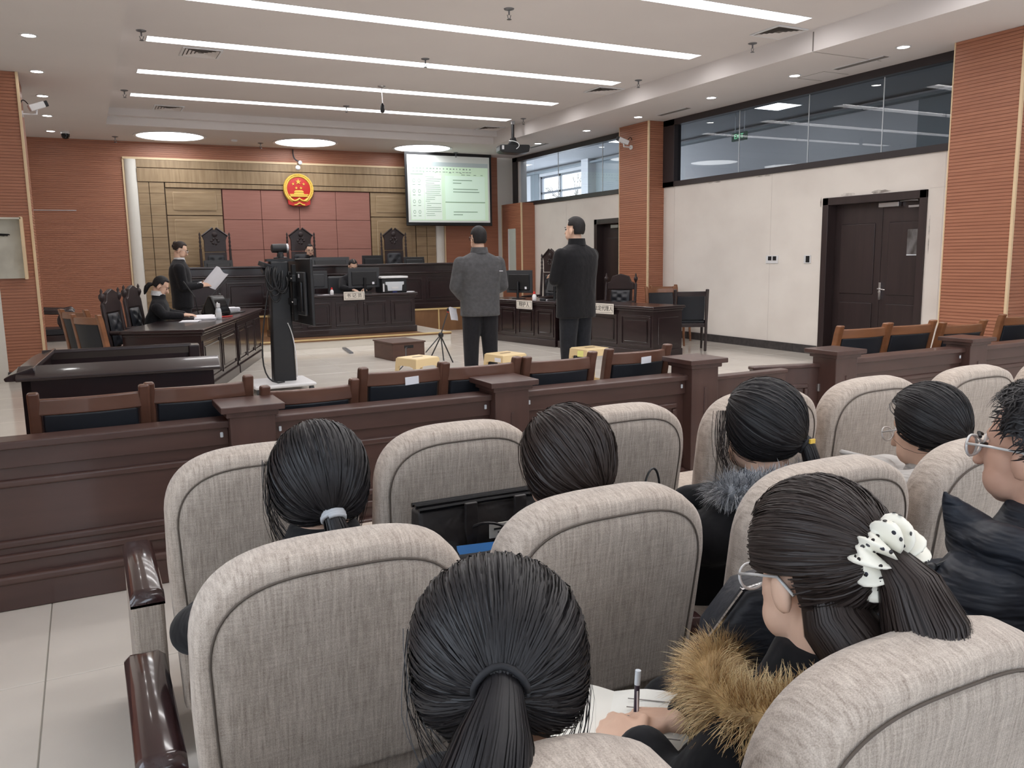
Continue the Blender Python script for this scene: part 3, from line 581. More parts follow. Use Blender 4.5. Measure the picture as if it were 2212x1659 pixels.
# upholstered meeting chairs: seat faces local +y (back towards -y)
def meeting_chair(name, label, loc, rz, H=.88, W_=.44, wood='chair_wood', group=None, note=False):
    t = thing(name, label, 'chair', loc, rz, group); w = W_/2
    for s in (-1, 1):
        m = MB(); pr = [(.06, 0), (.02, .2), (.01, .42), (-.01, .6), (-.055, H-.06), (-.075, H)]; rings = []
        for (y, z) in pr: a = .024 if z > .45 else .02; d = .028; rings.append([(s*w-a, y-d, z), (s*w+a, y-d, z), (s*w+a, y+d, z), (s*w-a, y+d, z)])
        m.loft(rings); m.build('back_post', wood, t, bevel=.012, bseg=3)
        MB().tube([(s*w, .46, 0), (s*w, .43, .2), (s*w, .42, .43)], [.016, .02, .024], 8).build('leg', wood, t, smooth=1)
    n = 8; rg = []
    for k in range(n+1):
        u = k/n*2-1; y = -.055-.03*(1-u*u); z0, z1 = H-.105, H-.032
        rg.append([(u*(w-.01), y-.018, z0), (u*(w-.01), y+.018, z0), (u*(w-.01), y+.012, z1), (u*(w-.01), y-.022, z1)])
    MB().loft(rg).build('crest_rail', wood, t, bevel=.008)
    rg = []
    for k in range(n+1):
        u = k/n*2-1; y = -.03*(1-u*u); rg.append([(u*(w-.03), y-.01, .47), (u*(w-.03), y+.05, .47), (u*(w-.03), y-.03, H-.1), (u*(w-.03), y-.075, H-.1)])
    MB().loft(rg).build('back_pad', 'leather_back', t, bevel=.012, bseg=3)
    MB().box(-w, w, 0, .45, .36, .42).build('seat_rail', wood, t, bevel=.01); MB().box(-w+.01, w-.01, .02, .46, .41, .47).build('seat_pad', 'leather', t, bevel=.025, bseg=3)
    if note: MB().cbox((0.03, -.107, H-.085), (.075, .002, .042), (radians(6), radians(-3), 0)).build('sticker', 'paper', t, label='white paper sticker')
    return t
RC = [(-.015, 4.16, .875, 0, 'row chair beside the dark dock at the rail end'), (.45, 4.18, .88, 0, 'row chair left of the first rail post'), (.955, 4.12, .83, 0, 'low row chair right of the first rail post'), (1.46, 4.17, .875, 1, 'row chair with a white sticker near the mobile screen'), (1.91, 4.17, .87, 0, 'row chair left of the second rail post'), (2.4, 4.15, .87, 0, 'row chair right of the second rail post'), (3.0, 4.22, .87, 1, 'row chair with a white sticker beside the gate post'), (5.32, 4.5, .87, 0, 'row chair right of the gate in front of the double door'), (5.84, 4.48, .87, 0, 'row chair before the double door, next to the wall'), (6.4, 4.42, .85, 0, 'row chair in front of the striped column base'), (7.3, 4.5, .87, 0, 'row chair past the striped column')]
for x, y, H, nt_, l in RC:
    meeting_chair('row_chair', 'wood and black leather '+l, (x, y, 0), random.uniform(-.02, .02) if x < 4.5 else -.06, H, .44 if x < 4.5 else .48, 'chair_wood' if x < 4.5 else 'chair_wood_light', 'chairs behind the rail', nt_)
for x, y, rz, l in ((7.9, 9.65, radians(-32), 'black leather chair against the white wall by the agent desk'), (8.25, 10.8, radians(160), 'brown framed leather chair by the tall column'), (8.75, 11.35, radians(170), 'brown framed leather chair tucked in by the white wall')):
    meeting_chair('wall_chair', l, (x, y, 0), rz, .92, .46, 'chair_wood_light' if y > 10 else 'mahogany', 'chairs by the right wall')
meeting_chair('visitor_chair', 'wood framed black leather chair by the prosecutor desk corner', (.05, 9.45, 0), radians(-58), .92, .44, 'chair_wood_light')
meeting_chair('visitor_chair', 'wood framed leather chair squeezed behind another chair', (-.06, 9.98, 0), radians(-58), .95, .44, 'chair_wood_light')
meeting_chair('visitor_chair', 'dark leather chair standing alone beside the dock', (-.85, 5.95, 0), radians(35), .9, .46, 'chair_wood')
# left armchair by the pillar
t = thing('wooden_armchair', 'dark carved wooden armchair half hidden by the left pillar', 'chair', (-.5, 14.3, 0), 0)
for y in (-.28, .28):
    MB().tube([(-.35, y, .78), (-.1, y, .74), (.2, y, .72), (.3, y, .73), (.34, y, .7)], [.035, .04, .042, .05, .03], 8).build('armrest', 'mahogany', t, smooth=1)
    MB().tube(bez((.2, y, .7), (.1, y, .6), (.14, y, .52), (.24, y, .44), 6), .035, 8).build('arm_support', 'mahogany', t, smooth=1)
    MB().tube([(.27, y, .42), (.34, y, .34), (.27, y, .15), (.3, y, 0)], [.05, .055, .035, .03], 8).build('leg', 'mahogany', t, smooth=1); MB().tube([(-.33, y, 1.1), (-.3, y, .4), (-.33, y, 0)], .03, 8).build('back_post', 'mahogany', t, smooth=1)
box('seat', 'leather', -.32, .3, -.3, .3, .38, .47, t, bevel=.02); box('apron', 'mahogany', -.32, .3, -.31, .31, .29, .38, t, bevel=.01); box('back', 'mahogany', -.36, -.3, -.28, .28, .5, 1.1, t, bevel=.01)
# dock (open enclosure) with a broad sloping rim
t = thing('prisoner_dock', 'dark wooden open dock with a broad glossy rim', 'dock', (-.38, 5.72, 0), radians(-4))
for nm, a in (('near_wall', (0, 1.09, 0, .05)), ('far_wall', (0, .98, 1.1, 1.15)), ('side_wall', (0, .05, 0, 1.15))): 
    o = box(nm, 'mahogany', a[0], a[1], a[2], a[3], 0, .74, t)
    if nm == 'near_wall': box('panel', 'mahogany', .1, 1.0, -.014, .004, .1, .6, o, bevel=.01, bseg=1)
def rim(p, q, wd): # sloped rim along p->q
    m = MB(); p, q = Vector(p), Vector(q); d = (q-p).normalized(); n = Vector((-d.y, d.x, 0)); Z = Vector((0, 0, 1)); rings = []
    for e in (p, q): rings.append([e-n*wd*.7+Z*.735, e-n*wd*.75+Z*.755, e-n*wd*.5+Z*.775, e+n*wd*.4+Z*.815, e+n*wd*.45+Z*.79, e+n*wd*.2+Z*.735])
    m.loft(rings); m.build('rim', 'mahogany', t, bevel=.006)
rim((-.02, .02, 0), (1.13, .02, 0), .14); rim((1.0, 1.13, 0), (0, 1.13, 0), .14); rim((.02, 1.2, 0), (.02, -.04, 0), .14)
MB().box(.98, 1.06, 1.05, 1.2, 0, .8).build('end_post', 'mahogany', t, bevel=.01)
# plastic stools
def stool(loc, rz, lab, extra=None):
    t = thing('plastic_stool', lab, 'stool', loc, rz, 'cream plastic stools'); H = .5; a, b = .145, .185
    s = MB().prism([(-a, -a), (a, -a), (a, a), (-a, a)], H-.03, H); s.build('seat', 'plastic_stool', t, bevel=.022, bseg=3)
    MB().box(-.06, .06, -.012, .012, H, H+.002).build('seat_slot', 'box_brown', t)
    ap = MB()
    for k in range(4):
        R = Matrix.Rotation(k*pi/2, 3, 'Z')
        ap.add([R @ Vector(p) for p in ((-a, -a, H-.01), (a, -a, H-.01), (a+.008, -a-.008, H-.1), (.06, -a-.006, H-.075), (-.06, -a-.006, H-.075), (-a-.008, -a-.008, H-.1))], [(0, 1, 2, 3, 4, 5)])
        ap.add([R @ Vector(p) for p in ((-a, -a+.012, H-.01), (a, -a+.012, H-.01), (a+.008, -a+.004, H-.1), (.06, -a+.006, H-.075), (-.06, -a+.006, H-.075), (-a-.008, -a+.004, H-.1))], [(5, 4, 3, 2, 1, 0)])
    ap.build('apron', 'plastic_stool', t, recalc=False)
    for sx in (-1, 1):
        for sy in (-1, 1):
            rg = []
            for z, o in ((H-.02, 0), (0, 1)):
                x, y = sx*(a+(b-a)*o), sy*(a+(b-a)*o); w = .05-.02*o; rg.append([(x, y, z), (x-sx*w, y, z), (x-sx*w, y-sy*.012, z), (x-sx*.012, y-sy*.012, z), (x-sx*.012, y-sy*w, z), (x, y-sy*w, z)])
            MB().loft(rg).build('leg', 'plastic_stool', t, recalc=True)
    q = a+(b-a)*.7
    for k in range(4): MB().add([Matrix.Rotation(k*pi/2, 3, 'Z') @ Vector(p) for p in ((-q, -q, .13), (q, -q, .13), (q, -q+.012, .13), (-q, -q+.012, .13), (-q, -q, .16), (q, -q, .16), (q, -q+.012, .16), (-q, -q+.012, .16))], [(0,3,2,1),(4,5,6,7),(0,1,5,4),(1,2,6,5),(2,3,7,6),(3,0,4,7)]).build('rung', 'plastic_stool', t)
    if extra == 'note': MB().cbox((-a-.01, -.06, H-.05), (.004, .09, .06), (0, .1, .3)).build('paper_note', 'note_yellow', t, label='yellow paper note')
    if extra == 'label': MB().box(-a-.012, -a-.008, -.12, -.03, H-.07, H-.03).build('sticker', 'paper', t)
stool((2.77, 7.38, 0), radians(20), 'cream plastic stool by the low brown box'); stool((3.6, 7.17, 0), radians(12), 'cream plastic stool behind the man in grey', 'label'); stool((4.54, 7.12, 0), radians(5), 'cream plastic stool with a yellow note stuck on', 'note')
# brown box and microphone stand
bx = thing('brown_box', 'low brown wooden box with a hand slot on the tiles', 'box', (4.0, 11.4, 0), radians(6))
MB().box(-.25, .25, -.32, .32, 0, .24).build('body', 'box_brown', bx, bevel=.006); MB().box(-.265, .265, -.335, .335, .24, .26).build('lid', 'box_brown', bx, bevel=.005); MB().box(-.07, .07, -.326, -.315, .17, .21).build('hand_slot', 'black_plastic', bx)
ms = thing('microphone_stand', 'thin black microphone stand with a gooseneck by the brown box', 'microphone stand', (4.25, 10.4, 0))
for a in (.3, 2.4, 4.5): MB().tube([(0, 0, .38), (.2*cos(a), .2*sin(a), 0)], .009, 6).build('leg', 'black_plastic', ms)
MB().lathe([(.025, .36), (.035, .38), (.035, .41), (.02, .43)], n=12).build('boss', 'black_plastic', ms, smooth=1); MB().tube([(-.25, -.06, .18), (0, 0, .4), (.07, 0, .6), (.11, 0, .7)], .008, 6).build('boom', 'grey_plastic', ms); MB().ell((.12, 0, .73), (.024, .024, .03)).build('capsule', 'black_plastic', ms, smooth=3); MB().lathe([(.013, 0), (.013, .012)], (.112, 0, .695), 10).build('light_ring', 'red', ms)
tag(MB().tube(bez((3.95, 10.9, .2), (3.75, 10.6, .25), (3.8, 10.2, .02), (3.2, 9.6, .006))+[(2.9, 9.2, .006)], .008, 6).build('cable', 'black_plastic', smooth=3), 'black cable trailing from the brown box across the tiles', 'cable')
tag(MB().box(-.03, .03, -.4, .4, 0, .02).build('floor_bar', 'steel_grey', loc=(3.62, 12.75, 0), rot=radians(-8)), 'thin metal bar lying on the floor behind the brown box', 'metal bar')
# mobile screen on a trolley, seen from behind
tv = thing('screen_trolley', 'black mobile display on a post trolley seen from behind', 'display trolley', (1.9, 9.25, 0), radians(0))
bs = MB().box(-.38, .28, -.32, .32, .07, .11).build('base', 'white_plastic', tv, bevel=.02)
for x, y in ((-.33, -.27), (.23, -.27), (-.33, .27), (.23, .27)): MB().lathe([(.038, -.02), (.04, -.01), (.04, .01), (.038, .02)], (x, y, .04), 14, 'x').build('caster', 'grey_plastic', tv, smooth=.8)
MB().prism([(-.13, .1), (.12, .1), (.1, 1.42), (-.1, 1.42)], -.07, .07, 'y').build('post', 'black_plastic', tv, bevel=.02)
hd = radians(27); ax = Vector((-.6*cos(YAW)+1.08*sin(YAW), .6*sin(YAW)+1.08*cos(YAW), 0)).normalized(); nx_ = Vector((ax.y, -ax.x, 0)); tc = Vector((.17, .02, 0)); ta = atan2(ax.y, ax.x)
TVM = Matrix.Translation(tc) @ Matrix.Rotation(ta, 4, 'Z')   # local x along the panel, local +y towards the back (post side)
def tvp(m, name, mat, **k): m.v = [tuple(TVM @ Vector(v)) for v in m.v]; return m.build(name, mat, tv, **k)
tvp(MB().box(-.62, .62, -.04, -.005, .74, 1.44), 'display_panel', 'black_plastic', bevel=.01); tvp(MB().box(-.6, .6, -.043, -.04, .76, 1.42), 'display_glass', 'black_gloss'); tvp(MB().box(-.5, .5, -.005, .03, .84, 1.3), 'rear_cover', 'grey_plastic', bevel=.015)
tvp(MB().box(-.2, -.14, .03, .07, .78, 1.38).box(.14, .2, .03, .07, .78, 1.38), 'mount_rail', 'black_plastic', bevel=.004); tvp(MB().box(-.3, .3, .06, .1, 1.2, 1.27).box(-.3, .3, .06, .1, .95, 1.02), 'mount_arm', 'black_plastic', bevel=.004); tvp(MB().box(-.45, -.3, .03, .06, .88, 1.2), 'power_box', 'black_gloss', bevel=.01); tvp(MB().box(-.33, -.29, .03, .034, 1.24, 1.28), 'sticker', 'paper')
for k in range(4): tvp(MB().lathe([(.01, .1), (.01, .112)], ((-.28, .28)[k % 2], 0, (1.235, .985)[k//2]), 8, 'y'), 'bolt', 'chrome')
MB().tube([(.0, 0, 1.3), (.1, .02, 1.28), (.14, .02, 1.2)], .03, 8).build('neck', 'black_plastic', tv)
rn = random.Random(11)
for k in range(7):
    x0 = rn.uniform(-.15, .05); MB().tube(bez((x0, -.09, 1.36), (x0-.1, -.16, 1.1+rn.uniform(-.1, .1)), (x0+.05+rn.uniform(0, .12), -.15, .9+rn.uniform(-.1, .15)), (x0+.12, -.1, 1.25+rn.uniform(-.1, .1))), .008, 6).build('cable', 'black_plastic', tv, smooth=3)
MB().tube(bez((-.14, -.08, 1.1), (-.25, -.12, .6), (-.36, -.2, .05), (-.05, -.25, .13)), .008, 6).build('cable', 'black_plastic', tv, smooth=3); MB().tube(bez((.05, -.08, .75), (.12, -.1, .6), (.13, -.08, .3), (.12, -.08, .15)), .006, 6).build('cable', 'white_plastic', tv, smooth=3)
MB().cbox((-.12, -.02, 1.37), (.16, .12, .05), (.2, .3, .4)).cbox((-.15, -.03, 1.31), (.07, .1, .04), (.5, .2, .2)).build('connector_box', 'grey_plastic', tv, bevel=.006); MB().cbox((-.13, -.08, 1.36), (.1, .02, .015), (.2, .5, .4)).cbox((-.14, -.085, 1.32), (.02, .02, .04), (.2, .3, .4)).build('connector', 'chrome', tv)
pc = thing('conference_camera', 'black pan-tilt camera on top of the mobile display', 'camera', (1.93, 9.25, 1.445))
MB().box(-.16, .14, -.06, .06, -.03, -.002).build('shelf', 'black_plastic', pc); MB().lathe([(.075, 0), (.075, .012), (.04, .02), (.035, .05)], n=20).build('foot', 'black_plastic', pc, smooth=.8); MB().box(-.03, .03, -.03, .03, .03, .08).build('yoke', 'black_plastic', pc, bevel=.01); MB().lathe([(.03, -.09), (.047, -.08), (.05, .0), (.05, .065), (.042, .085)], (-.005, 0, .11), 18, 'x').build('head', 'black_plastic', pc, smooth=.8); MB().lathe([(.05, .07), (.052, .09), (.035, .092)], (-.005, 0, .11), 18, 'x').build('lens_ring', 'silver', pc, smooth=.8)
# ================================================================ DESK THINGS
def monitor(label, loc, rz, w=.52, h=.31, stand=True, frame='black_plastic', back='black_plastic', tilt=0, group=None, badge=False):
    # screen faces local +y, back towards local -y
    t = thing('monitor', label, 'monitor', loc, rz, group); z0 = .1 if stand else .0
    R = Euler((tilt, 0, 0)).to_matrix(); c = Vector((0, 0, z0+h/2))
    MB().cbox(c, (w, .018, h), R).build('bezel', frame, t, bevel=.005); MB().cbox(c+R @ Vector((0, -.016, -.01)), (w*.8, .025, h*.7), R).build('rear_shell', back, t, bevel=.012); MB().cbox(c+R @ Vector((0, .0095, 0)), (w-.03, .002, h-.03), R).build('display', 'black_gloss', t)
    if stand: MB().tube([(0, -.05, 0), (0, -.05, z0+h*.5)], .022, 10).build('stem', back, t); MB().lathe([(.12, 0), (.12, .008), (.04, .014)], (0, -.02, 0), 20).build('foot', back, t, smooth=.8)
    if badge: MB().cbox(c+R @ Vector((w*.28, -.03, -h*.28)), (.04, .004, .04), R).build('sticker', 'paper', t)
    return t
zb = .45+.885
monitor('wide monitor top edge on the bench in front of the judge', (4.25, 15.88, 1.17), 0, .76, .31, False, 'grey_plastic', tilt=-.2)
monitor('small black monitor on the bench beside the empty chair', (5.08, 15.85, 1.17), 0, .42, .33, False)
monitor('thin black laptop screen at the right end of the bench', (5.95, 15.85, 1.17), 0, .44, .29, False, tilt=-.2)
monitor('thin black monitor edge at the left end of the bench', (2.2, 15.85, 1.17), 0, .5, .28, False, tilt=-.2)
zc = .15+.69
monitor('wide black monitor hiding the clerk', (4.35, 14.1, zc), 0, .56, .34, True, 'grey_plastic', badge=True); monitor('black monitor at the end of the clerk desk beside the display', (3.45, 14.15, zc), .12, .56, .3, True, 'grey_plastic', 'grey_plastic')
t = thing('printer', 'grey and black laser printer on the clerk desk', 'printer', (4.86, 14.15, zc)); box('body', 'black_plastic', -.23, .23, -.18, .2, .0, .25, t, bevel=.015); box('lid', 'white_plastic', -.25, .25, -.2, .2, .25, .285, t, bevel=.01); MB().prism([(-.17, .19), (.17, .19), (.17, .14), (.14, .13), (.13, .03), (-.13, .03), (-.14, .13), (-.17, .14)], -.2, -.17, 'y').build('front_tray', 'clear_plastic', t, bevel=.006)
box('side_trim', 'white_plastic', -.215, -.19, -.19, -.17, .02, .16, t); box('badge', 'white_plastic', -.06, .06, -.204, -.198, .07, .1, t); M('blue', (50, 60, 140), .5); box('button', 'blue', -.04, .04, -.19, -.175, .005, .02, t)
def glue(label, loc, s=1):
    t = thing('glue_bottle', label, 'bottle', loc, 0, 'white bottles with red caps'); MB().lathe([(.022*s, 0), (.024*s, .004), (.024*s, .05*s), (.014*s, .065*s), (.012*s, .07*s)], n=16).build('body', 'bottle_white', t, smooth=.9); MB().lathe([(.014*s, .07*s), (.013*s, .085*s), (.006*s, .1*s)], n=12).build('cap', 'red', t, smooth=.9)
glue('small white bottle with a red cap on the clerk desk', (3.73, 13.93, zc), 1.25); pR = lambda u, v: Vector((6.25+u*cos(aR)-v*sin(aR), 13.3+u*sin(aR)+v*cos(aR), .72))
glue('small white bottle with a red cap beside the defence monitor', pR(1.45, .02), 1.5)
def keyboard(label, loc, rz):
    t = thing('keyboard', label, 'keyboard', loc, rz); box('case', 'black_plastic', -.22, .22, -.07, .07, 0, .018, t, bevel=.005); m = MB()
    for j in range(5):
        for i in range(14): m.box(-.205+i*.029, -.18+i*.029, -.055+j*.023, -.036+j*.023, .016, .024)
    m.build('keys', 'grey_plastic', t, kind='stuff')
keyboard('black keyboard under the clerk hands', (4.3, 14.36, zc), 0)
def sheet(label, loc, rz, n=1, w=.21, h=.297, cat='papers', curl=.0, group=None):
    t = thing('papers' if n > 1 else 'paper_sheet', label, cat, loc, rz, group); rn = random.Random(int(loc[0]*100))
    for k in range(n):
        rg = [[(-w/2, -h/2+h*i/6, k*.004+curl*(i/6)**2), (w/2, -h/2+h*i/6, k*.004+curl*(i/6)**2+.004*sin(i)), (w/2, -h/2+h*i/6, k*.004+.003+curl*(i/6)**2+.004*sin(i)), (-w/2, -h/2+h*i/6, k*.004+.003+curl*(i/6)**2)] for i in range(7)]
        MB().loft(rg).build('sheet', 'paper', t, rot=rn.uniform(-.12, .12))
    return t
sheet('white papers at the right end of the clerk desk', (5.1, 14.1, zc), .9, 2); sheet('pale paper slip on the clerk desk by the bottle', (3.6, 13.98, zc), 1.3, 1, .1, .2)
# name cards hooked over the desk fronts
def namecard(txt, label, loc, rz, w, h, size, tilt=0):
    t = thing('name_card', label, 'name card', loc, rz); MB().cbox((0, 0, 0), (w, .008, h), (tilt, 0, 0)).build('card', 'sign_card', t, bevel=.002)
    fr = MB(); a, b = w/2-.018, h/2-.018
    for q in ((-a, a, b-.004, b), (-a, a, -b, -b+.004), (-a, -a+.004, -b, b), (a-.004, a, -b, b)): fr.box(q[0], q[1], -.0055, -.004, q[2], q[3])
    fr.build('border_line', 'ink', t); flat_text(txt, size, 'ink', t, facing((0, -.0055, 0)))
namecard('书 记 员', 'white name card lettered for the clerk on the desk front', (4.08, 13.815, .815), radians(-2), .36, .14, .075)
nv = Vector((sin(aR), -cos(aR), 0))
namecard('辩护人', 'white name card lettered for the defender on the desk front', pR(1.28, 0)+nv*.06+Vector((0, 0, -.07)), aR, .42, .14, .095); namecard('法定代理人', 'white name card lettered for the legal agent on the desk front', pR(3.18, 0)+nv*.06+Vector((0, 0, -.06)), aR, .42, .15, .078)
# right desk things
m1 = monitor('large black monitor with a silver edge on the defence desk', pR(.75, .25), aR+.25, .56, .38, True, 'grey_plastic', 'black_plastic', badge=True); monitor('black tilted monitor with a paper on top, defence desk', pR(1.62, .35), aR+.1, .42, .25, True, 'grey_plastic', tilt=-.3)
sheet('white sheet lying on the tilted monitor', pR(1.62, .35)+Vector((0, 0, .35)), aR, 1, .22, .12); sheet('folded white paper between the defence monitors', pR(1.5, .2), aR+.8, 2, .08, .15); t = thing('pen_tray', 'small dark grey pen tray on the defence desk', 'tray', pR(1.62, .06), aR); MB().box(-.05, .05, -.03, .03, 0, .04).build('tray', 'grey_plastic', t, bevel=.008)
# prosecutor desk things
pL = lambda u, v: C0+dl*u+nl*v+Vector((0, 0, .73))
sheet('white papers the seated woman is reading', pL(1.58, .3), aL-1.3, 4, .24, .32, curl=.03); sheet('open white file on the prosecutor desk', pL(1.2, .38), aL-1.45, 2, .21, .3); sheet('thick pile of white papers at the far desk end', pL(3.1, .3), aL-1.2, 14, .23, .32)
t = thing('spray_bottle', 'clear spray bottle with a white label on the prosecutor desk', 'bottle', pL(1.52, .12)); MB().lathe([(.034, 0), (.036, .005), (.035, .1), (.028, .125), (.014, .14)], n=18).build('body', 'clear_plastic', t, smooth=.9); MB().lathe([(.0365, .02), (.0365, .08)], n=18, cap=False).build('paper_label', 'white_plastic', t, smooth=1); MB().box(-.02, .02, -.03, .025, .14, .19).tube([(0, .02, .18), (0, .06, .2)], .006, 6).build('spray_head', 'white_plastic', t, bevel=.008)
t = tag(MB().tube([(-.09, 0, .008), (.09, 0, .008)], .008, 8).build('red_marker', 'red', loc=pL(1.85, .1), rot=radians(20)), 'red marker pen lying on the prosecutor desk', 'pen')
t = thing('desk_phone', 'black desk phone with a big curved back', 'telephone', pL(2.25, .3), aL+radians(60)); MB().prism([(-.14, 0), (.12, 0), (.16, .03), (.02, .26), (-.04, .26), (-.14, .05)], -.13, .13, 'y').build('body', 'black_gloss', t, bevel=.03, bseg=4); MB().tube(bez((.02, -.12, .27), (.1, -.12, .2), (.14, -.12, .12), (.17, -.12, .05)), .02, 8).build('handset', 'black_plastic', t, smooth=3); MB().box(.06, .15, -.02, .1, .12, .14).build('display', 'grey_plastic', t, rot=None)
monitor('flat grey laptop screen behind the desk phone', pL(2.55, .35), aL-1.9, .34, .22, False, 'grey_plastic', 'grey_plastic', tilt=-.6)
for u, v, a, l in ((2.15, .5, .5, 'thin gooseneck microphone leaning left on the prosecutor desk'), (2.5, .45, -.9, 'thin gooseneck microphone leaning right on the prosecutor desk')):
    t = thing('gooseneck_microphone', l, 'microphone', pL(u, v)); MB().lathe([(.05, 0), (.05, .015), (.02, .03)], n=14).build('base', 'black_plastic', t, smooth=.8); MB().tube([(0, 0, .02), (-.06*a, 0, .25), (-.3*a, .05, .45)], [.006, .006, .009], 6).build('neck', 'black_plastic', t)
for k in range(3): tag(MB().tube(bez(pL(1.9+.2*k, .35)+Vector((0, 0, .008)), pL(2.2+.15*k, .1)+Vector((0, 0, .008)), pL(2.4, .2+.1*k)+Vector((0, 0, .02)), pL(2.7+.1*k, .05)+Vector((0, 0, .008))), .007, 6).build('desk_cable', 'black_plastic', smooth=3), 'black cable looping over the prosecutor desk', 'cable', 'cables on the prosecutor desk')
M('plastic_bag', (214, 212, 208), .35, bump=.6, bsc=(14, 14, 14), bdist=.03)
tag(MB().ell((0, 0, .16), (.11, .12, .17)).ell((.03, .02, .06), (.13, .13, .07)).build('plastic_bag', 'plastic_bag', loc=(.42, 9.3, 0), smooth=3), 'crumpled white plastic bag beside the prosecutor desk end', 'bag')
# wall boxes
t = thing('metal_cabinet', 'white open metal box with torn wiring on the left pillar', 'cabinet', (-.8, 11.78, 1.62)); M('cabinet_white', (214, 212, 200), .5, col2=(176, 172, 160), nsc=(3, 3, 3), ramp=(.4, .8)); box('back_plate', 'cabinet_white', -.3, .2, -.02, .0, -.36, .36, t); box('door_edge', 'cream_trim', .185, .215, -.2, .02, -.37, .37, t, bevel=.004); box('top_edge', 'cabinet_white', -.3, .2, -.2, .0, .34, .36, t)
rn = random.Random(2)
for k in range(8): MB().tube([(-.3, -.03, .17+rn.uniform(-.015, .015)), (-.2+rn.uniform(-.03, .03), -.05, .175+rn.uniform(-.02, .02)), (-.1, -.05, .165+rn.uniform(-.012, .012)), (.02+rn.uniform(-.03, .05), -.04, .16+rn.uniform(-.012, .012))], .006, 5).build('wire', 'black_plastic', t)
for y, w, l in ((9.28, 2, 'white wall plate with two black sockets'), (8.6, 1, 'white wall plate with one black switch near the door')):
    t = thing('wall_plate', l, 'switch', (XR-.001, y, 1.33)); box('plate', 'white_plastic', -.012, 0, -.06*w, .06*w, -.06, .055, t, bevel=.003)
    for k in range(w): box('rocker', 'black_plastic', -.018, -.01, -.045*w+.095*k, .035-.045*w+.095*k+.03, -.015 if w == 2 else -.045, .045, t, bevel=.002)
t = thing('door_notice', 'shiny laminated notice stuck on the double door', 'notice', (XR+.122, 6.99, 1.53)); M('laminate', (120, 118, 120), .06, col2=(70, 66, 66), nsc=(6, 9, 5), det=4, coat=1); box('sheet', 'laminate', -.004, 0, -.115, .115, -.16, .16, t); box('clip_edge', 'clear_plastic', -.006, 0, -.115, .115, -.165, -.15, t)
t = thing('exit_sign_reflection', 'green glowing exit sign standing in for a reflection in the glass', 'exit sign', (11.0, 12.12, 3.56)); M('sign_green', (20, 60, 40), .5); emis('sign_glow', (.35, 1, .55), 1.1); box('panel', 'sign_green', -.02, .02, -.19, .19, -.075, .075, t)  # solid sign put in the corridor in place of a mirrored image
MB().tube([(0, -.12, .07), (0, -.12, .46)], .008, 6).tube([(0, .12, .07), (0, .12, .46)], .008, 6).build('hanger', 'steel_grey', t)
M4 = Matrix.Translation((-.0215, 0, 0)) @ Matrix.Rotation(-pi/2, 4, 'Z') @ Matrix.Rotation(pi/2, 4, 'X'); flat_text('EXIT', .12, 'sign_glow', t, M4)
tag(MB().tube([(XL+.5, YB-.01, 2.4), (.0, YB-.01, 2.4)], .006, 6).build('wall_conduit', 'white_plastic'), 'thin white conduit end on the boarded back wall', 'conduit')
# ================================================================ THE RAIL
RY = 3.87
def rail_section(x0, x1, label):
    t = thing('railing', label, 'railing', (x0, RY, 0), 0, 'panelled rail sections'); L = x1-x0; H = .715; wm = 'rail_wood'
    box('cap', wm, -.005, L+.005, -.025, .115, H-.035, H, t, bevel=.008, bseg=3); box('board', wm, 0, L, .02, .08, .05, H-.03, t); box('top_band', wm, 0, L, 0, .09, H-.115, H-.03, t, bevel=.004)
    box('plinth', wm, 0, L, -.01, .1, 0, .12, t, bevel=.006); box('base_moulding', wm, 0, L, -.02, .1, .11, .15, t, bevel=.014, bseg=3); box('base_moulding', wm, 0, L, .0, .09, .2, .235, t, bevel=.01, bseg=3)
    fr = MB()
    for a in ((.05, L-.05, H-.2, H-.165), (.05, L-.05, .26, .295), (.05, .085, .295, H-.2), (L-.085, L-.05, .295, H-.2)): fr.box(a[0], a[1], .002, .03, a[2], a[3])
    fr.build('panel_moulding', wm, t, bevel=.012, bseg=2)
    for x in (.03, L-.03): MB().box(x-.007, x+.007, -.008, .0, H-.08, H-.055).build('bracket', 'clear_plastic', t, bevel=.004)
    return t
def rail_post(x, label, H=.735):
    t = thing('rail_post', label, 'post', (x, RY+.04, 0), 0, 'rail posts'); wm = 'rail_wood_v'; w = .1
    box('shaft', wm, -w, w, -w, w, 0, H, t, bevel=.006); box('neck', wm, -w-.015, w+.015, -w-.015, w+.015, H-.005, H+.02, t, bevel=.005); box('cap', wm, -w-.04, w+.04, -w-.04, w+.04, H+.02, H+.05, t, bevel=.005); box('base', wm, -w-.015, w+.015, -w-.015, w+.015, 0, .14, t, bevel=.006)
    box('inlay', wm, -.008, .008, -w-.006, -w+.002, .3, H-.12, t, bevel=.004)
    return t
PX_ = [.63, 1.95, 3.24, 4.43, 5.8, 7.4]
for a, b, l in ((XL, .53, 'long brown panelled rail section at the aisle'), (.73, 1.85, 'brown panelled rail section between the first two posts'), (2.05, 3.14, 'brown panelled rail section ending at the gate post'), (4.53, 5.7, 'brown panelled rail section beyond the gate'), (5.9, 7.3, 'brown panelled rail section before the striped column'), (7.5, XR, 'brown panelled rail section ending at the side wall')): rail_section(a, b, l)
for x, l in zip(PX_, ('square brown rail post near the aisle with a flat cap', 'square brown rail post in the middle of the seats', 'square brown gate post with a stepped flat cap', 'square brown gate post that the ajar leaf hangs on', 'square brown rail post in front of the light wood chairs', 'square brown rail post by the right wall')): rail_post(x, l, .735 if x != 3.24 else .76)
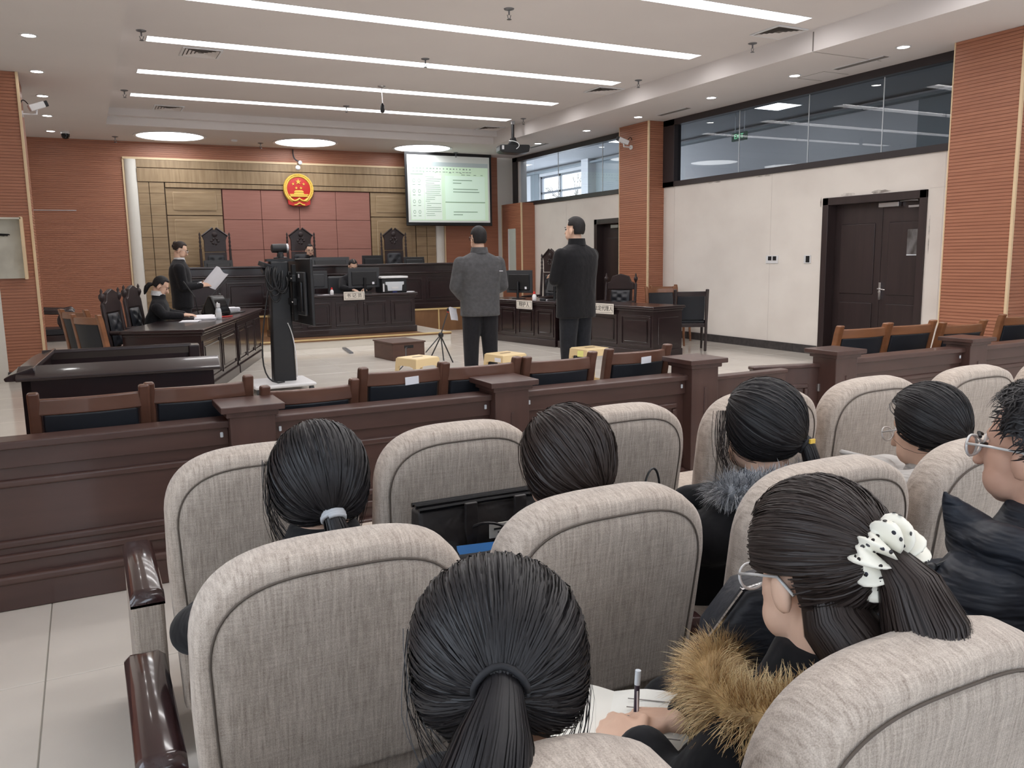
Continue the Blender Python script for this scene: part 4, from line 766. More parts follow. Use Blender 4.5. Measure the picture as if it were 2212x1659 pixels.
def gate(label, loc, rz, L):
    t = thing('gate_leaf', label, 'gate', loc, rz, 'gate leaves'); wm = 'rail_wood_v'; H = .665
    box('board', wm, 0, L, 0, .05, .04, H, t, bevel=.005); box('cap', wm, -.005, L+.01, -.012, .062, H-.005, H+.02, t, bevel=.008, bseg=3); fr = MB()
    for a in ((.08, L-.08, H-.14, H-.11), (.08, L-.08, .14, .17), (.08, .11, .17, H-.14), (L-.11, L-.08, .17, H-.14)): fr.box(a[0], a[1], -.014, .01, a[2], a[3])
    fr.build('panel_moulding', wm, t, bevel=.008); box('panel', wm, .13, L-.13, -.012, .01, .19, H-.16, t, bevel=.012, bseg=1)
    for z in (.5, .2): MB().lathe([(.012, 0), (.012, .05)], (L if rz else 0, -.005, z), 10).build('hinge', 'silver', t)
gate('closed brown gate leaf beside the stepped gate post', (3.345, RY+.015, 0), 0, .62); gate('brown gate leaf standing ajar', (3.86, RY+.2, 0), radians(-14), .485)
# ================================================================ AUDITORIUM SEATS (face +y)
def fabric(name, c1, c2, sx, sz):
    m = M(name, c1, .95, spec=.15, sheen=.25); nt = m.node_tree; b = nt.nodes['Principled BSDF']; L = nt.links.new
    tc = nt.nodes.new('ShaderNodeTexCoord')
    def nz(sc, det):
        mp = nt.nodes.new('ShaderNodeMapping'); mp.inputs['Scale'].default_value = sc; n = nt.nodes.new('ShaderNodeTexNoise'); n.inputs['Scale'].default_value = 1; n.inputs['Detail'].default_value = det
        L(tc.outputs['Object'], mp.inputs[0]); L(mp.outputs[0], n.inputs['Vector']); return n.outputs['Fac']
    def mix(a, b_, op='ADD'):
        k = nt.nodes.new('ShaderNodeMath'); k.operation = op
        for i, q in enumerate((a, b_)):
            if hasattr(q, 'links'): L(q, k.inputs[i])
            else: k.inputs[i].default_value = q
        return k.outputs[0]
    v = nz((sx, 40, 16), 3); h = nz((14, 30, sz), 2); f = nz((500, 500, 500), 1); big = nz((4, 4, 4), 3)
    s = mix(mix(mix(v, .42, 'MULTIPLY'), mix(h, .16, 'MULTIPLY')), mix(mix(f, .34, 'MULTIPLY'), mix(big, .08, 'MULTIPLY')))
    r = nt.nodes.new('ShaderNodeValToRGB'); r.color_ramp.elements[0].position = .33; r.color_ramp.elements[1].position = .67; r.color_ramp.elements[0].color = (*lin(c1), 1); r.color_ramp.elements[1].color = (*lin(c2), 1)
    L(s, r.inputs[0]); L(r.outputs[0], b.inputs['Base Color'])
    bp = nt.nodes.new('ShaderNodeBump'); bp.inputs['Strength'].default_value = .35; bp.inputs['Distance'].default_value = .004; L(s, bp.inputs['Height']); L(bp.outputs[0], b.inputs['Normal'])
fabric('linen', (148, 133, 121), (214, 201, 188), 230, 260); fabric('linen_dark', (138, 125, 114), (202, 190, 178), 230, 260); M('piping', (96, 86, 78), .9); M('armrest_wood', (62, 42, 42), .16, col2=(50, 33, 33), nsc=(30, 3, 30), det=3, coat=.8)
SH = .905
def outline(w, h, r):   # straight sides blending into a rounded, slightly crowned top
    a = [(-w*.93, 0), (-w*.97, h*.35), (-w, h*.58)]; zc = h-.2
    for i in range(1, 30): t = pi*i/30; cx, sz_ = -cos(t), sin(t); a.append((w*(abs(cx)**.62)*(1 if cx > 0 else -1), zc+.2*sz_**.72))
    return a+[(w, h*.58), (w*.97, h*.35), (w*.93, 0)]
def seat_back():
    # slab lofted from the back panel edge over a rounded roll to the front
    w, h, r = .265, .76, .15; o = outline(w, h, r); rings = []
    cx, cz = 0, h*.45
    for (ins, y) in ((.03, -.002), (.012, -.0), (0, .012), (-.004, .04), (-.002, .075), (.012, .1), (.05, .115)):
        ring = []
        for (x, z) in o:
            d = Vector((x-cx, z-cz)); L = d.length; f = (L-ins)/L; zz = cz+d.y*f if z > 0 else z
            ring.append((cx+d.x*f, y, zz))
        rings.append(ring)
    return o, rings
def auditorium_seat(label, loc, tilt=.15, arm_l=False, group='auditorium seats', up=False, dz=0):
    t = thing('auditorium_seat', label, 'auditorium seat', loc, 0, group); B = Matrix.Translation((0, .02, .15+dz)) @ Matrix.Rotation(tilt, 4, 'X')
    o, rings = seat_back()
    m = MB(); m.T = B; m.loft(rings, cap=False, closed=False); m.add(rings[0], [tuple(range(len(rings[0])))]); m.add(rings[-1], [tuple(range(len(rings[-1])))[::-1]]); bk = m.build('backrest', 'linen', t, smooth=1.2)
    # slightly puffed rear panel inside the piping
    m = MB(); m.T = B; inner = [[(x*(1-.06*k)-0, -.003-.012*sin(min(1, k/3)*pi/2), .38+(z-.38)*(1-.045*k)) for (x, _, z) in rings[0][1:-1]] for k in (0.45, .8, 1.4, 2.2, 3.5, 6, 10, 14)]
    m.loft(inner, cap=False); m.add(inner[-1], [tuple(range(len(inner[-1])))]); m.build('rear_panel', 'linen_dark', t, smooth=3)
    m = MB(); m.T = B; m.tube([(x*.985, -.006, z*.995) for x, z in [(q[0], q[2]) for q in rings[0]]], .0022, 6); m.build('piping', 'piping', t, smooth=3)
    m = MB()
    if up: m.box(-.24, .24, .16, .28, .3, .76)
    else: m.box(-.235, .235, .1, .54, .34, .46)
    m.build('seat_cushion', 'linen', t, bevel=.045, bseg=4)
    arm(t, .2925)
    if arm_l: arm(t, -.325)
    return t
def arm(t, x):
    sd = MB().box(x-.042, x+.042, .0, .5, .05, .51).build('arm_cover', 'linen_dark', t, bevel=.015, bseg=2, label='loose linen cover of the arm')
    MB().loft([[(x-.044, y, .495), (x+.044, y, .495), (x+.044, y, z-.057), (x+.03, y, z-.045), (x-.03, y, z-.045), (x-.044, y, z-.057)] for y, z in ((.0, .545), (.006, .562), (.016, .572), (.03, .576), (.46, .58), (.475, .576), (.485, .565))]).build('arm_top', 'armrest_wood', t, smooth=1.0, label='glossy dark wood arm top')
    MB().box(x-.03, x+.03, .06, .44, 0, .06).build('foot', 'black_plastic', sd)
R1, R2, R3 = 2.38, 1.52, .72
ROWS = [
 (R1, [.41, 1.0, 1.6, 2.25, 2.84, 3.48, 4.1], ['empty linen seat at the aisle end by the rail', 'linen seat with the black tote leaning on it', 'linen seat behind the woman with the hair pin', 'linen seat in front of the girl in a grey fur collar', 'pale linen seat facing the gate', 'pale linen seat at the far end of the front row', 'pale linen seat beyond the row end'], 7),
 (R2, [.38, .98, 1.605, 2.18, 2.8], ['linen seat of the girl with a grey hair tie', 'linen seat of the woman with the hair pin', 'linen seat of the girl in a grey fur collar', 'linen seat of the person in a light grey padded jacket', 'linen seat further along the middle row'], 5),
 (R3, [.31, .955, 1.58], ['linen seat of the girl with the low dark ponytail', 'linen seat of the girl with the dotted scrunchie', 'linen seat of the man in the dark padded jacket'], 3)]
for Y, xc, labs, n in ROWS:
    for k in range(n): auditorium_seat(labs[k], (xc[k], Y-(.008 if Y != R2 else (0, 0, .033, .032, .03)[min(k, 4)])*k, 0), arm_l=(k == 0))
# ================================================================ PEOPLE
M('skin', (228, 190, 166), .5, col2=(220, 180, 156), nsc=(14, 14, 14), spec=.4); M('skin_dark', (206, 164, 142), .5, col2=(196, 152, 130), nsc=(14, 14, 14)); M('lips', (176, 104, 98), .45); M('eye_dark', (28, 22, 20), .3)
M('hair', (22, 21, 23), .6, spec=.35, col2=(34, 31, 32), nsc=(60, 60, 60), bump=.3, bsc=(90, 90, 12), bdist=.004); M('hair_brown', (36, 28, 26), .6, spec=.35, col2=(54, 42, 38), nsc=(60, 60, 60), bump=.3, bsc=(90, 90, 12), bdist=.004); M('hair_strand', (32, 30, 32), .46, spec=.36); M('hair_strand_brown', (48, 39, 36), .46, spec=.38)
def cloth(n, c, c2=None, bump=.5, bsc=(9, 9, 7), rough=.85, sheen=.1, bdist=.03): M(n, c, rough, spec=.2, col2=c2 or tuple(int(v*.88) for v in c), nsc=(30, 30, 30), bump=bump, bsc=bsc, sheen=sheen, bdist=bdist, bdet=3)
cloth('suit_black', (30, 30, 34)); cloth('coat_black', (26, 26, 29)); cloth('coat_matte', (24, 24, 27), bump=.3); cloth('grey_jacket', (84, 84, 86), (76, 76, 78), .7, (6, 6, 9)); cloth('trousers', (34, 34, 38), bump=.4); cloth('trousers_navy', (38, 40, 46), bump=.4); cloth('puffer_navy', (40, 44, 52), None, .9, (5, 5, 22), .45, 0, .05); cloth('puffer_grey', (190, 186, 182), (180, 176, 172), .9, (7, 7, 26), .5, 0, .04); cloth('shirt_white', (226, 226, 228), bump=.2); M('glasses_clear', (206, 204, 202), .12, spec=.8); M('glasses_dark', (40, 38, 40), .2); M('shoe', (22, 21, 22), .35)
Rz = lambda a: Matrix.Rotation(a, 3, 'Z'); Rx = lambda a: Matrix.Rotation(a, 3, 'X'); Ry = lambda a: Matrix.Rotation(a, 3, 'Y')
def head_frame(c, heading=0, pitch=0, roll=0, s=1.0): return (Vector(c), Rz(-heading) @ Rx(-pitch) @ Ry(roll), s)
def hp(fr, p): return fr[0]+fr[1] @ (Vector(p)*fr[2])
def head_prims(m, fr, ears=True, neck_to=None):
    c, R, s = fr; E = lambda p, r: m.ell(hp(fr, p), [v*s for v in r], R, 18, 12)
    E((0, -.014, .03), (.075, .093, .085)); E((0, .028, -.03), (.062, .066, .078)); E((0, .058, -.088), (.03, .028, .025)); E((-.03, .045, -.06), (.034, .04, .04)); E((.03, .045, -.06), (.034, .04, .04))
    m.cap(hp(fr, (0, .09, .005)), hp(fr, (0, .112, -.032)), .008*s, .013*s, 10); E((0, .068, .03), (.045, .016, .016))
    if ears:
        for x in (-1, 1): E((x*.077, -.012, -.018), (.011, .02, .032))
    m.cap(hp(fr, (0, -.02, -.06)), neck_to if neck_to is not None else hp(fr, (0, -.035, -.19)), .055*s, .06*s)
def face_parts(fr, root, brow=True, lips='lips'):
    R = fr[1]; s = fr[2]
    for x in (-1, 1):
        MB().ell(hp(fr, (x*.032, .083, .006)), (.013*s, .007*s, .006*s), R, 10, 6).build('eye', 'eye_dark', root, smooth=3)
        if brow: MB().tube([hp(fr, (x*.016, .095, .024)), hp(fr, (x*.034, .092, .03)), hp(fr, (x*.05, .08, .024))], .0035*s, 6).build('eyebrow', 'hair', root)
    MB().ell(hp(fr, (0, .09, -.056)), (.022*s, .008*s, .006*s), R, 10, 6).build('lips', lips, root, smooth=3)
def glasses(fr, root, mat='glasses_clear', r=.0022, lens=True):
    m = MB(); s = fr[2]
    for x in (-1, 1):
        m.tube([hp(fr, (x*.034+.027*cos(a), .108-.006*abs(cos(a)), .002+.021*sin(a))) for a in [2*pi*k/20 for k in range(21)]], r*s, 6, False); m.tube([hp(fr, (x*.061, .1, .01)), hp(fr, (x*.078, .05, .012)), hp(fr, (x*.084, -.02, .008)), hp(fr, (x*.082, -.045, -.02))], r*s, 6)
    m.tube([hp(fr, (-.008, .109, .006)), hp(fr, (.008, .109, .006))], r*s, 6); g = m.build('glasses', mat, root, smooth=3)
    if lens:
        for x in (-1, 1): MB().add([hp(fr, (x*.034+.026*cos(a), .107, .002+.02*sin(a))) for a in [2*pi*k/20 for k in range(20)]], [tuple(range(20))]).build('lens', 'lens_glass', g)
def face_mask(d, low, ear, ey=-.02):  # d: unit direction in the head frame. 1 = hair grows here
    x, y, z = d
    if y > .42 and z < .62-.0*abs(x): return 0
    if z < ear and y > ey: return 0
    if z < low: return 0
    return 1
def hshape(d, rad, ctr, f=1.0):
    z = d.z; h = sqrt(max(1e-9, 1-z*z)); g = 1.0; zz = z
    if z < 0: g = ((1-min(.9999, -z)**2.9)**(1/2.9))/max(h, .05); zz = z*1.12
    return Vector(ctr)+Vector((d.x*rad[0]*g, d.y*rad[1]*(g*.6+.4), zz*rad[2]))*f
def hair_cap(fr, root, rad=(.087, .106, .1), ctr=(0, -.016, .035), low=-.75, ear=-.05, mat='hair', ey=-.02, bumpy=0, seed=1, nm='hair'):
    m = MB(); n, k = 48, 32; rn = random.Random(seed); rings = []
    for j in range(k+1):
        th = pi*j/k; ring = []
        for i in range(n):
            d = Vector((sin(th)*cos(2*pi*i/n), sin(th)*sin(2*pi*i/n), -cos(th)))
            if j in (0, k): d = Vector((0, 0, -1 if j == 0 else 1))
            f = 1 if face_mask(d, low, ear, ey) else .68
            if f == 1 and bumpy: f += bumpy*(sin(9*d.x+seed)*cos(8*d.y+2*seed)+.6*sin(17*d.z+13*d.x))*.5
            ring.append(hp(fr, hshape(d, rad, ctr, f)))
        rings.append(ring)
    m.loft(rings); o = m.build(nm, mat, root, smooth=3); return o
def ribbons(name, paths, root, mat, w=.0016, parent_kind='stuff'):
    V, Fc = [], []
    for pts, nrm in paths:
        n = len(pts); b = len(V)
        for i, p in enumerate(pts):
            t = (pts[min(i+1, n-1)]-pts[max(i-1, 0)]); sd = t.cross(nrm[i] if isinstance(nrm, list) else nrm)
            sd = sd.normalized() if sd.length > 1e-7 else Vector((1, 0, 0)); ww = w*(1-.75*(i/(n-1))**3)
            V += [p-sd*ww, p+sd*ww]
        Fc += [(b+2*i, b+2*i+1, b+2*i+3, b+2*i+2) for i in range(n-1)]
    m = MB(); m.v = [tuple(v) for v in V]; m.f = Fc; return m.build(name, mat, root, smooth=3, kind=parent_kind, recalc=False)
def slerp(a, b, t):
    d = max(-1, min(1, a.dot(b))); o = math.acos(d)
    if o < 1e-4: return a.copy()
    return (a*sin((1-t)*o)+b*sin(t*o))/sin(o)
def scalp_strands(fr, root, tie, n, mat, rad, ctr=(0, -.016, .035), low=-.7, ear=-.05, w=.0016, seed=1, lift=.006, stop=.93, ey=-.02, wild=.0):
    rn = random.Random(seed); tie = Vector(tie).normalized(); paths = []; C = Vector(ctr)
    P = lambda d, e: hp(fr, hshape(d, rad, C, 1)+d*e)
    while len(paths) < n:
        d = Vector((rn.gauss(0, 1), rn.gauss(0, 1), rn.gauss(0, 1))).normalized()
        if not face_mask(d, low, ear, ey): continue
        st = 0; e0 = rn.uniform(0, lift*1.5); jit = Vector((rn.gauss(0, .3), rn.gauss(0, .3), rn.gauss(0, .3))); pts, nr = [], []; kk = 9; end = stop*rn.uniform(.9, 1.04); mid = Vector((rn.gauss(0, .03), rn.gauss(0, .03), rn.gauss(0, .03)))
        for i in range(kk):
            t = st+(end-st)*i/(kk-1); q = slerp(d, tie, t); q = (q+mid*sin(pi*t)).normalized(); e = (e0+wild*.4)*sin(pi*(.06+.8*t))-.001
            pts.append(P(q, e)); nr.append(fr[1] @ (q+jit))
        paths.append((pts, nr))
    return ribbons('hair_strands', paths, root, mat, w)
def locks(fr, root, side, n, mat, z0=.06, z1=-.2, y0=.02, x0=.088, seed=3, w=.0009):
    rn = random.Random(seed); ps = []
    for j in range(n):
        a, b, c, L = rn.gauss(0, .006), rn.gauss(0, .014), rn.gauss(0, .5), rn.uniform(.7, 1.05); ps.append(([hp(fr, (side*(x0+a+.012*sin(.4*i+c)-.003*i*max(0, i-4)*.35), y0+b+.012*sin(i*.35+c), z0+(z1-z0)*L*i/9)) for i in range(10)], fr[1] @ V((side*rn.uniform(.3, 1), rn.gauss(0, .6), 0))))
    return ribbons('loose_locks', ps, root, mat, w)
def bundle(name, path, radii, n, root, mat, flat=.7, seed=3, w=.0017, core='hair', spread=1.1, nrm=None):
    rn = random.Random(seed); path = [Vector(p) for p in path]
    o = MB().tube(path, [r*.85 for r in radii], 12).build(name, core, root, smooth=3); paths = []
    u = None; fr_ = []
    for i, p in enumerate(path):
        t = (path[min(i+1, len(path)-1)]-path[max(i-1, 0)]).normalized(); u = t.orthogonal() if u is None else u-t*u.dot(t); u = u.normalized(); fr_.append((u.copy(), t.cross(u)))
    for k in range(n):
        a = rn.uniform(0, 2*pi); rr = sqrt(rn.random())*.25+.75; pts, nr = [], []; drift = rn.gauss(0, .25); L = len(path) if rn.random() < .75 else max(3, len(path)-rn.randint(1, 2))
        for i in range(L):
            aa = a+drift*i/len(path); d = cos(aa)*fr_[i][0]+sin(aa)*fr_[i][1]; pts.append(path[i]+d*radii[i]*rr*(1+spread*.25*(i/len(path))**2*rn.random())); nr.append(d)
        paths.append((pts, nr))
    ribbons('hair_strands', paths, root, mat, w); return o
def hand(m, wrist, d, up, side, curl=.5, s=1.0, spread=.1, grip=0):
    # d: finger direction, up: back of the hand, side=+1 thumb on the +x' side (d x up)
    d = Vector(d).normalized(); up = Vector(up); up = (up-d*up.dot(d)).normalized(); x = d.cross(up).normalized()*side; W0 = Vector(wrist)
    for k in range(4): m.cap(W0+x*(.024-.016*k)*s*.8, W0+d*.08*s+x*(.03-.02*k)*s, .017*s, .0115*s, 10)
    for k, L in enumerate((.068, .076, .07, .056)):
        b = W0+d*.082*s+x*(.03-.02*k)*s; ang = .15; p = b; dirv = (d+x*spread*(1.5-k)*.5).normalized()
        for seg, fr_ in enumerate((.45, .32, .23)):
            c = curl*(.35+.5*seg)+grip*.2; dv = (dirv*cos(c)-up*sin(c)); q = p+dv*L*fr_*s; m.cap(p, q, (.0088-.0008*seg)*s, (.008-.0008*seg)*s, 8); p = q
    b = W0+d*.025*s+x*.028*s; q = b+(d*.6+x*.65-up*.25).normalized()*.04*s; r = q+(d*.9+x*.1-up*.35).normalized()*.034*s; m.cap(b, q, .013*s, .0105*s, 8); m.cap(q, r, .0105*s, .008*s, 8)
def torso(m, rings, n=28, e=2.6):
    m.loft([[V((x+w*(abs(cos(a))**(2/e))*(1 if cos(a) > 0 else -1), y+d*(abs(sin(a))**(2/e))*(1 if sin(a) > 0 else -1), z)) for a in [2*pi*k/n for k in range(n)]] for (x, y, z, w, d) in rings])
V = Vector
def limb(m, pts, rs):
    for i in range(len(pts)-1): m.cap(pts[i], pts[i+1], rs[i], rs[i+1])
def person(label, loc, prims, vox=.009, skin='skin', soft=3, group=None):
    m = MB(); prims(m); o = m.build('person', skin, None, remesh=vox, soft=soft); o.location = loc
    return tag(o, label, 'person', group)
def garment(name, mat, root, fn, vox=.012, soft=5, label=None):
    m = MB(); fn(m); return m.build(name, mat, root, remesh=vox, soft=soft, label=label)
V = Vector
# ---------------------------------------------------------------- standing figures (local: faces +y, feet at z 0)
def standing(label, loc, heading, H, top, topm, botm, arms, hem=.9, hairfn=None, headh=0, headp=0, skin='skin', collar=None, width=1.0, girl=False, arm_lo=True, vox=.009, hands=()):
    k = H/1.75; fr = head_frame((0, .02*k, H-.125*k), headh, headp, 0, k*(1.0 if not girl else .97)); sh = .185*k*width; zs = 1.42*k
    Sh = {-1: V((-sh, 0, zs)), 1: V((sh, 0, zs))}
    def body(m):
        head_prims(m, fr, True, V((0, -.01, zs+.02))); m.cap((0, 0, .95*k), (0, 0, 1.3*k), .07, .06); m.cap(Sh[-1]*.8+V((0, 0, zs*.15)), Sh[1]*.8+V((0, 0, zs*.15)), .025, .025)
        for s in (-1, 1):
            el, wr = arms[s]; limb(m, [Sh[s]+V((-s*.02, 0, -.06)), V(el), V(wr)], [.035, .034, .026]); limb(m, [V((s*.09*k, 0, .92*k)), V((s*.1*k, .01, .5*k)), V((s*.11*k, 0, .08))], [.07, .05, .04]); m.ell((s*.11*k, .06, .04), (.035, .1, .03))
        for h in hands: hand(m, *h)
    o = person(label, loc, body, vox, skin); o.rotation_euler = (0, 0, -heading)
    def coat(m):
        W_ = .205*width*k; q = .135*width*k
        torso(m, [(0, 0, hem*k-.06, W_*.98, q), (0, 0, hem*k+.1, W_*.97, q*.97), (0, -.005, 1.12*k, W_*.98, q*.98), (0, -.012, 1.28*k, W_*1.06, q*1.02), (0, -.015, 1.37*k, W_*1.08, q*.92), (0, -.018, 1.42*k, W_*.98, q*.75), (0, -.018, 1.455*k, W_*.66, q*.62), (0, -.012, 1.48*k, .09*k, .085*k), (0, -.008, 1.5*k, .07*k, .07*k)])
        for s in (-1, 1):
            el, wr = V(arms[s][0]), V(arms[s][1]); e = el+(wr-el)*.9; limb(m, [Sh[s]+V((s*.012, -.01, -.055)), el, e], [.073*width, .062, .05])
    garment(top, topm, o, coat, .012, 4)
    def tr(m):
        m.cap((-.07*width, 0, .95*k), (.07*width, 0, .95*k), .115*width, .115*width)
        for s in (-1, 1): limb(m, [V((s*.085*width, 0, .9*k)), V((s*.105*k, .012, .5*k)), V((s*.115*k, -.005, .09))], [.105*width, .082*width, .068])
    garment('trousers', botm, o, tr, .013, 3)
    for s in (-1, 1): MB().ell((s*.115*k, .06, .042), (.045, .13, .045)).box(s*.115*k-.042, s*.115*k+.042, -.06, .18, 0, .03).build('shoe', 'shoe', o, smooth=1)
    return o, fr
# man in grey, seen from the back, arms bent in front
o, fr = standing('man in a grey jacket and black trousers standing before the bench', (3.74, 8.03, 0), radians(8), 1.745, 'jacket', 'grey_jacket', 'trousers', {-1: ((-.27, .0, 1.12), (-.14, .2, 1.0)), 1: ((.26, .0, 1.12), (.12, .2, 1.02))}, .87, headh=radians(-6), width=1.06, hands=[(V((-.14, .2, 1.0)), (.8, .5, -.2), (0, 0, 1), 1, .6), (V((.12, .2, 1.02)), (-.8, .5, -.2), (0, 0, 1), -1, .6)])
hair_cap(fr, o, (.084, .104, .1), (0, -.016, .036), -.8, .02, 'hair', bumpy=.02, ey=-.25); glasses(fr, o, 'glasses_dark', .0025, False); MB().loft([[(r*cos(a), -.015+r*sin(a), z) for a in [2*pi*k/20 for k in range(20)]] for r, z in ((.098, 1.465), (.084, 1.53), (.078, 1.53), (.075, 1.47))], cap=False).build('collar', 'grey_jacket', o, smooth=1); MB().cbox((.2, -.13, 1.28), (.04, .004, .006)).build('logo_tab', 'paper', o)
face_parts(fr, o)
t = sheet('folded white papers held by the man in grey', (3.5, 8.2, .83), .5, 3, .1, .14); t.rotation_euler = (radians(70), .2, radians(20))
# man in a long black coat
o, fr = standing('man in a black coat standing with folded arms by the defence desk', (4.66, 7.58, 0), radians(-14), 1.825, 'coat', 'coat_black', 'trousers_navy', {-1: ((-.27, .05, 1.18), (.02, .24, 1.16)), 1: ((.26, .06, 1.18), (-.02, .26, 1.22))}, .8, headh=radians(-8), width=1.12, hands=[(V((.02, .24, 1.16)), (1, .1, 0), (0, .6, .8), 1, .4), (V((-.02, .26, 1.22)), (-1, .1, 0), (0, .6, .8), -1, .4)])
hair_cap(fr, o, (.085, .106, .101), (0, -.016, .036), -.75, .02, 'hair', bumpy=.015, ey=-.25); face_parts(fr, o); MB().loft([[(r*cos(a), -.015+r*sin(a), z) for a in [2*pi*k/20 for k in range(20)]] for r, z in ((.1, 1.53), (.088, 1.605), (.082, 1.605), (.078, 1.54))], cap=False).build('collar', 'coat_black', o, smooth=1)
# standing woman reading aloud
fw_h = radians(98); o, fr = standing('woman in a black suit standing and reading from a paper', (1.233, 12.6, 0), fw_h, 1.715, 'suit_jacket', 'suit_black', 'trousers', {-1: ((-.22, .02, 1.1), (-.08, .27, 1.12)), 1: ((.21, .03, 1.08), (.08, .27, 1.1))}, .86, headh=radians(4), headp=radians(22), width=1.1, girl=True, vox=.007, hands=[(V((-.08, .27, 1.12)), (.35, .9, .12), (-.75, -.1, .6), 1, .5), (V((.08, .27, 1.1)), (-.35, .9, .1), (.75, -.1, .6), -1, .5)])
hair_cap(fr, o, (.08, .1, .096), (0, -.014, .034), -.6, -.02, 'hair_brown'); MB().ell(hp(fr, (0, -.1, .06)), (.035, .03, .035)).ell(hp(fr, (.015, -.105, .02)), (.025, .025, .03)).build('hair_bun', 'hair_brown', o, smooth=3); MB().tube([hp(fr, (.03*cos(a), -.105+.01*sin(2*a), .05+.03*sin(a))) for a in [k*.6 for k in range(11)]], .006, 6).build('hair_clip', 'hair', o, smooth=3); face_parts(fr, o); glasses(fr, o)
MB().loft([[(-w, y, z), (w, y, z), (w, y-.03, z), (-w, y-.03, z)] for w, y, z in ((.01, .122, 1.14), (.03, .118, 1.24), (.045, .092, 1.33), (.05, .062, 1.39))]).build('shirt', 'shirt_white', o); MB().loft([[(-w, y, z), (w, y, z), (w, y-.02, z), (-w, y-.02, z)] for w, y, z in ((.014, .128, 1.15), (.016, .124, 1.24), (.013, .1, 1.33), (.016, .07, 1.38))]).build('tie', 'suit_black', o); MB().loft([[(r*cos(a), -.005+r*sin(a), z) for a in [2*pi*k/18 for k in range(18)]] for r, z in ((.082, 1.425), (.07, 1.49), (.066, 1.49), (.07, 1.43))], cap=False).build('shirt_collar', 'shirt_white', o, smooth=1)
for s in (-1, 1): MB().tube([V(((-.22, .22)[s > 0]*.5+s*.02, .2, 1.105)), V((s*.085, .262, 1.115))], .036, 10).build('cuff', 'shirt_white', o, smooth=1)
pp = thing('held_paper', 'white paper held up by the standing woman', 'paper', (1.68, 12.48, 1.19), (radians(18), radians(38), radians(12))); MB().loft([[(-.1+.2*i/8, .012*sin(i*.8), -.145+.008*sin(i)), (-.1+.2*i/8, .02*sin(i*.8), .145+.012*sin(i*.9)), (-.1+.2*i/8, .02*sin(i*.8)+.003, .145+.012*sin(i*.9)), (-.1+.2*i/8, .012*sin(i*.8)+.003, -.145+.008*sin(i))] for i in range(9)]).build('sheet', 'paper', pp, smooth=1)
# ---------------------------------------------------------------- seated figures (local: faces +y, hip at y 0 on a seat)
def seated(label, loc, heading, fr, mat, arms, sw=.17, seat=.46, legs=True, garm='jacket', vox=.009, hands=(), skin='skin', neckz=None, thick=1.0, legm='trousers', lean=.0, cvox=.012, ears=True, knee=.42, nk=.15):
    c = fr[0]; nb = c+V((0, -.035, -nk*fr[2])); zs = nb.z-.055; ch = V((0, nb.y-.01, zs)); Sh = {s: V((s*sw+nb.x, nb.y, zs-.01)) for s in (-1, 1)}; pel = V((0, .0, seat+.1))
    def body(m):
        head_prims(m, fr, ears, nb); limb(m, [pel, V((nb.x, nb.y, zs-.08))], [.07, .06])
        for s in (-1, 1):
            el, wr = V(arms[s][0]), V(arms[s][1]); limb(m, [Sh[s]+V((-s*.02, 0, -.06)), el, wr], [.035, .034, .026])
            if legs: limb(m, [V((s*.09, 0, seat+.08)), V((s*.11, knee, seat+.06)), V((s*.11, knee-.02, .08))], [.07, .055, .04])
        for h in hands: hand(m, *h)
    o = person(label, loc, body, vox, skin); o.rotation_euler = (0, 0, -heading)
    def coat(m):
        W_ = (sw+.025)*thick; q = .125*thick; L = lambda t: (nb.x*t, nb.y*t)
        torso(m, [(*L(0), pel.z-.12, W_*.95, q), (*L(.15), pel.z, W_*.95, q), (*L(.55), (pel.z+zs)/2, W_*.96, q*.97), (*L(.9), zs-.11, W_*1.06, q*.98), (*L(1), zs-.03, W_*1.08, q*.85), (*L(1), zs+.015, W_*.96, q*.7), (*L(1), zs+.045, W_*.62, q*.62), (*L(1), zs+.075, .085, .082), (*L(1), zs+.11, .07, .07)])
        for s in (-1, 1):
            el, wr = V(arms[s][0]), V(arms[s][1]); limb(m, [Sh[s]+V((s*.01, 0, -.05)), el, el+(wr-el)*.88], [.072*thick, .06*thick, .048*thick])
    garment(garm, mat, o, coat, cvox, 5)
    if legs:
        def tr(m):
            m.cap((-.08, 0, seat+.08), (.08, 0, seat+.08), .11, .11)
            for s in (-1, 1): limb(m, [V((s*.09, 0, seat+.08)), V((s*.11, knee, seat+.06)), V((s*.11, knee-.02, .09))], [.095, .075, .06])
        garment('trousers', legm, o, tr, .014, 3)
        for s in (-1, 1): MB().ell((s*.11, knee+.04, .042), (.045, .13, .042)).build('shoe', 'shoe', o, smooth=1)
    return o
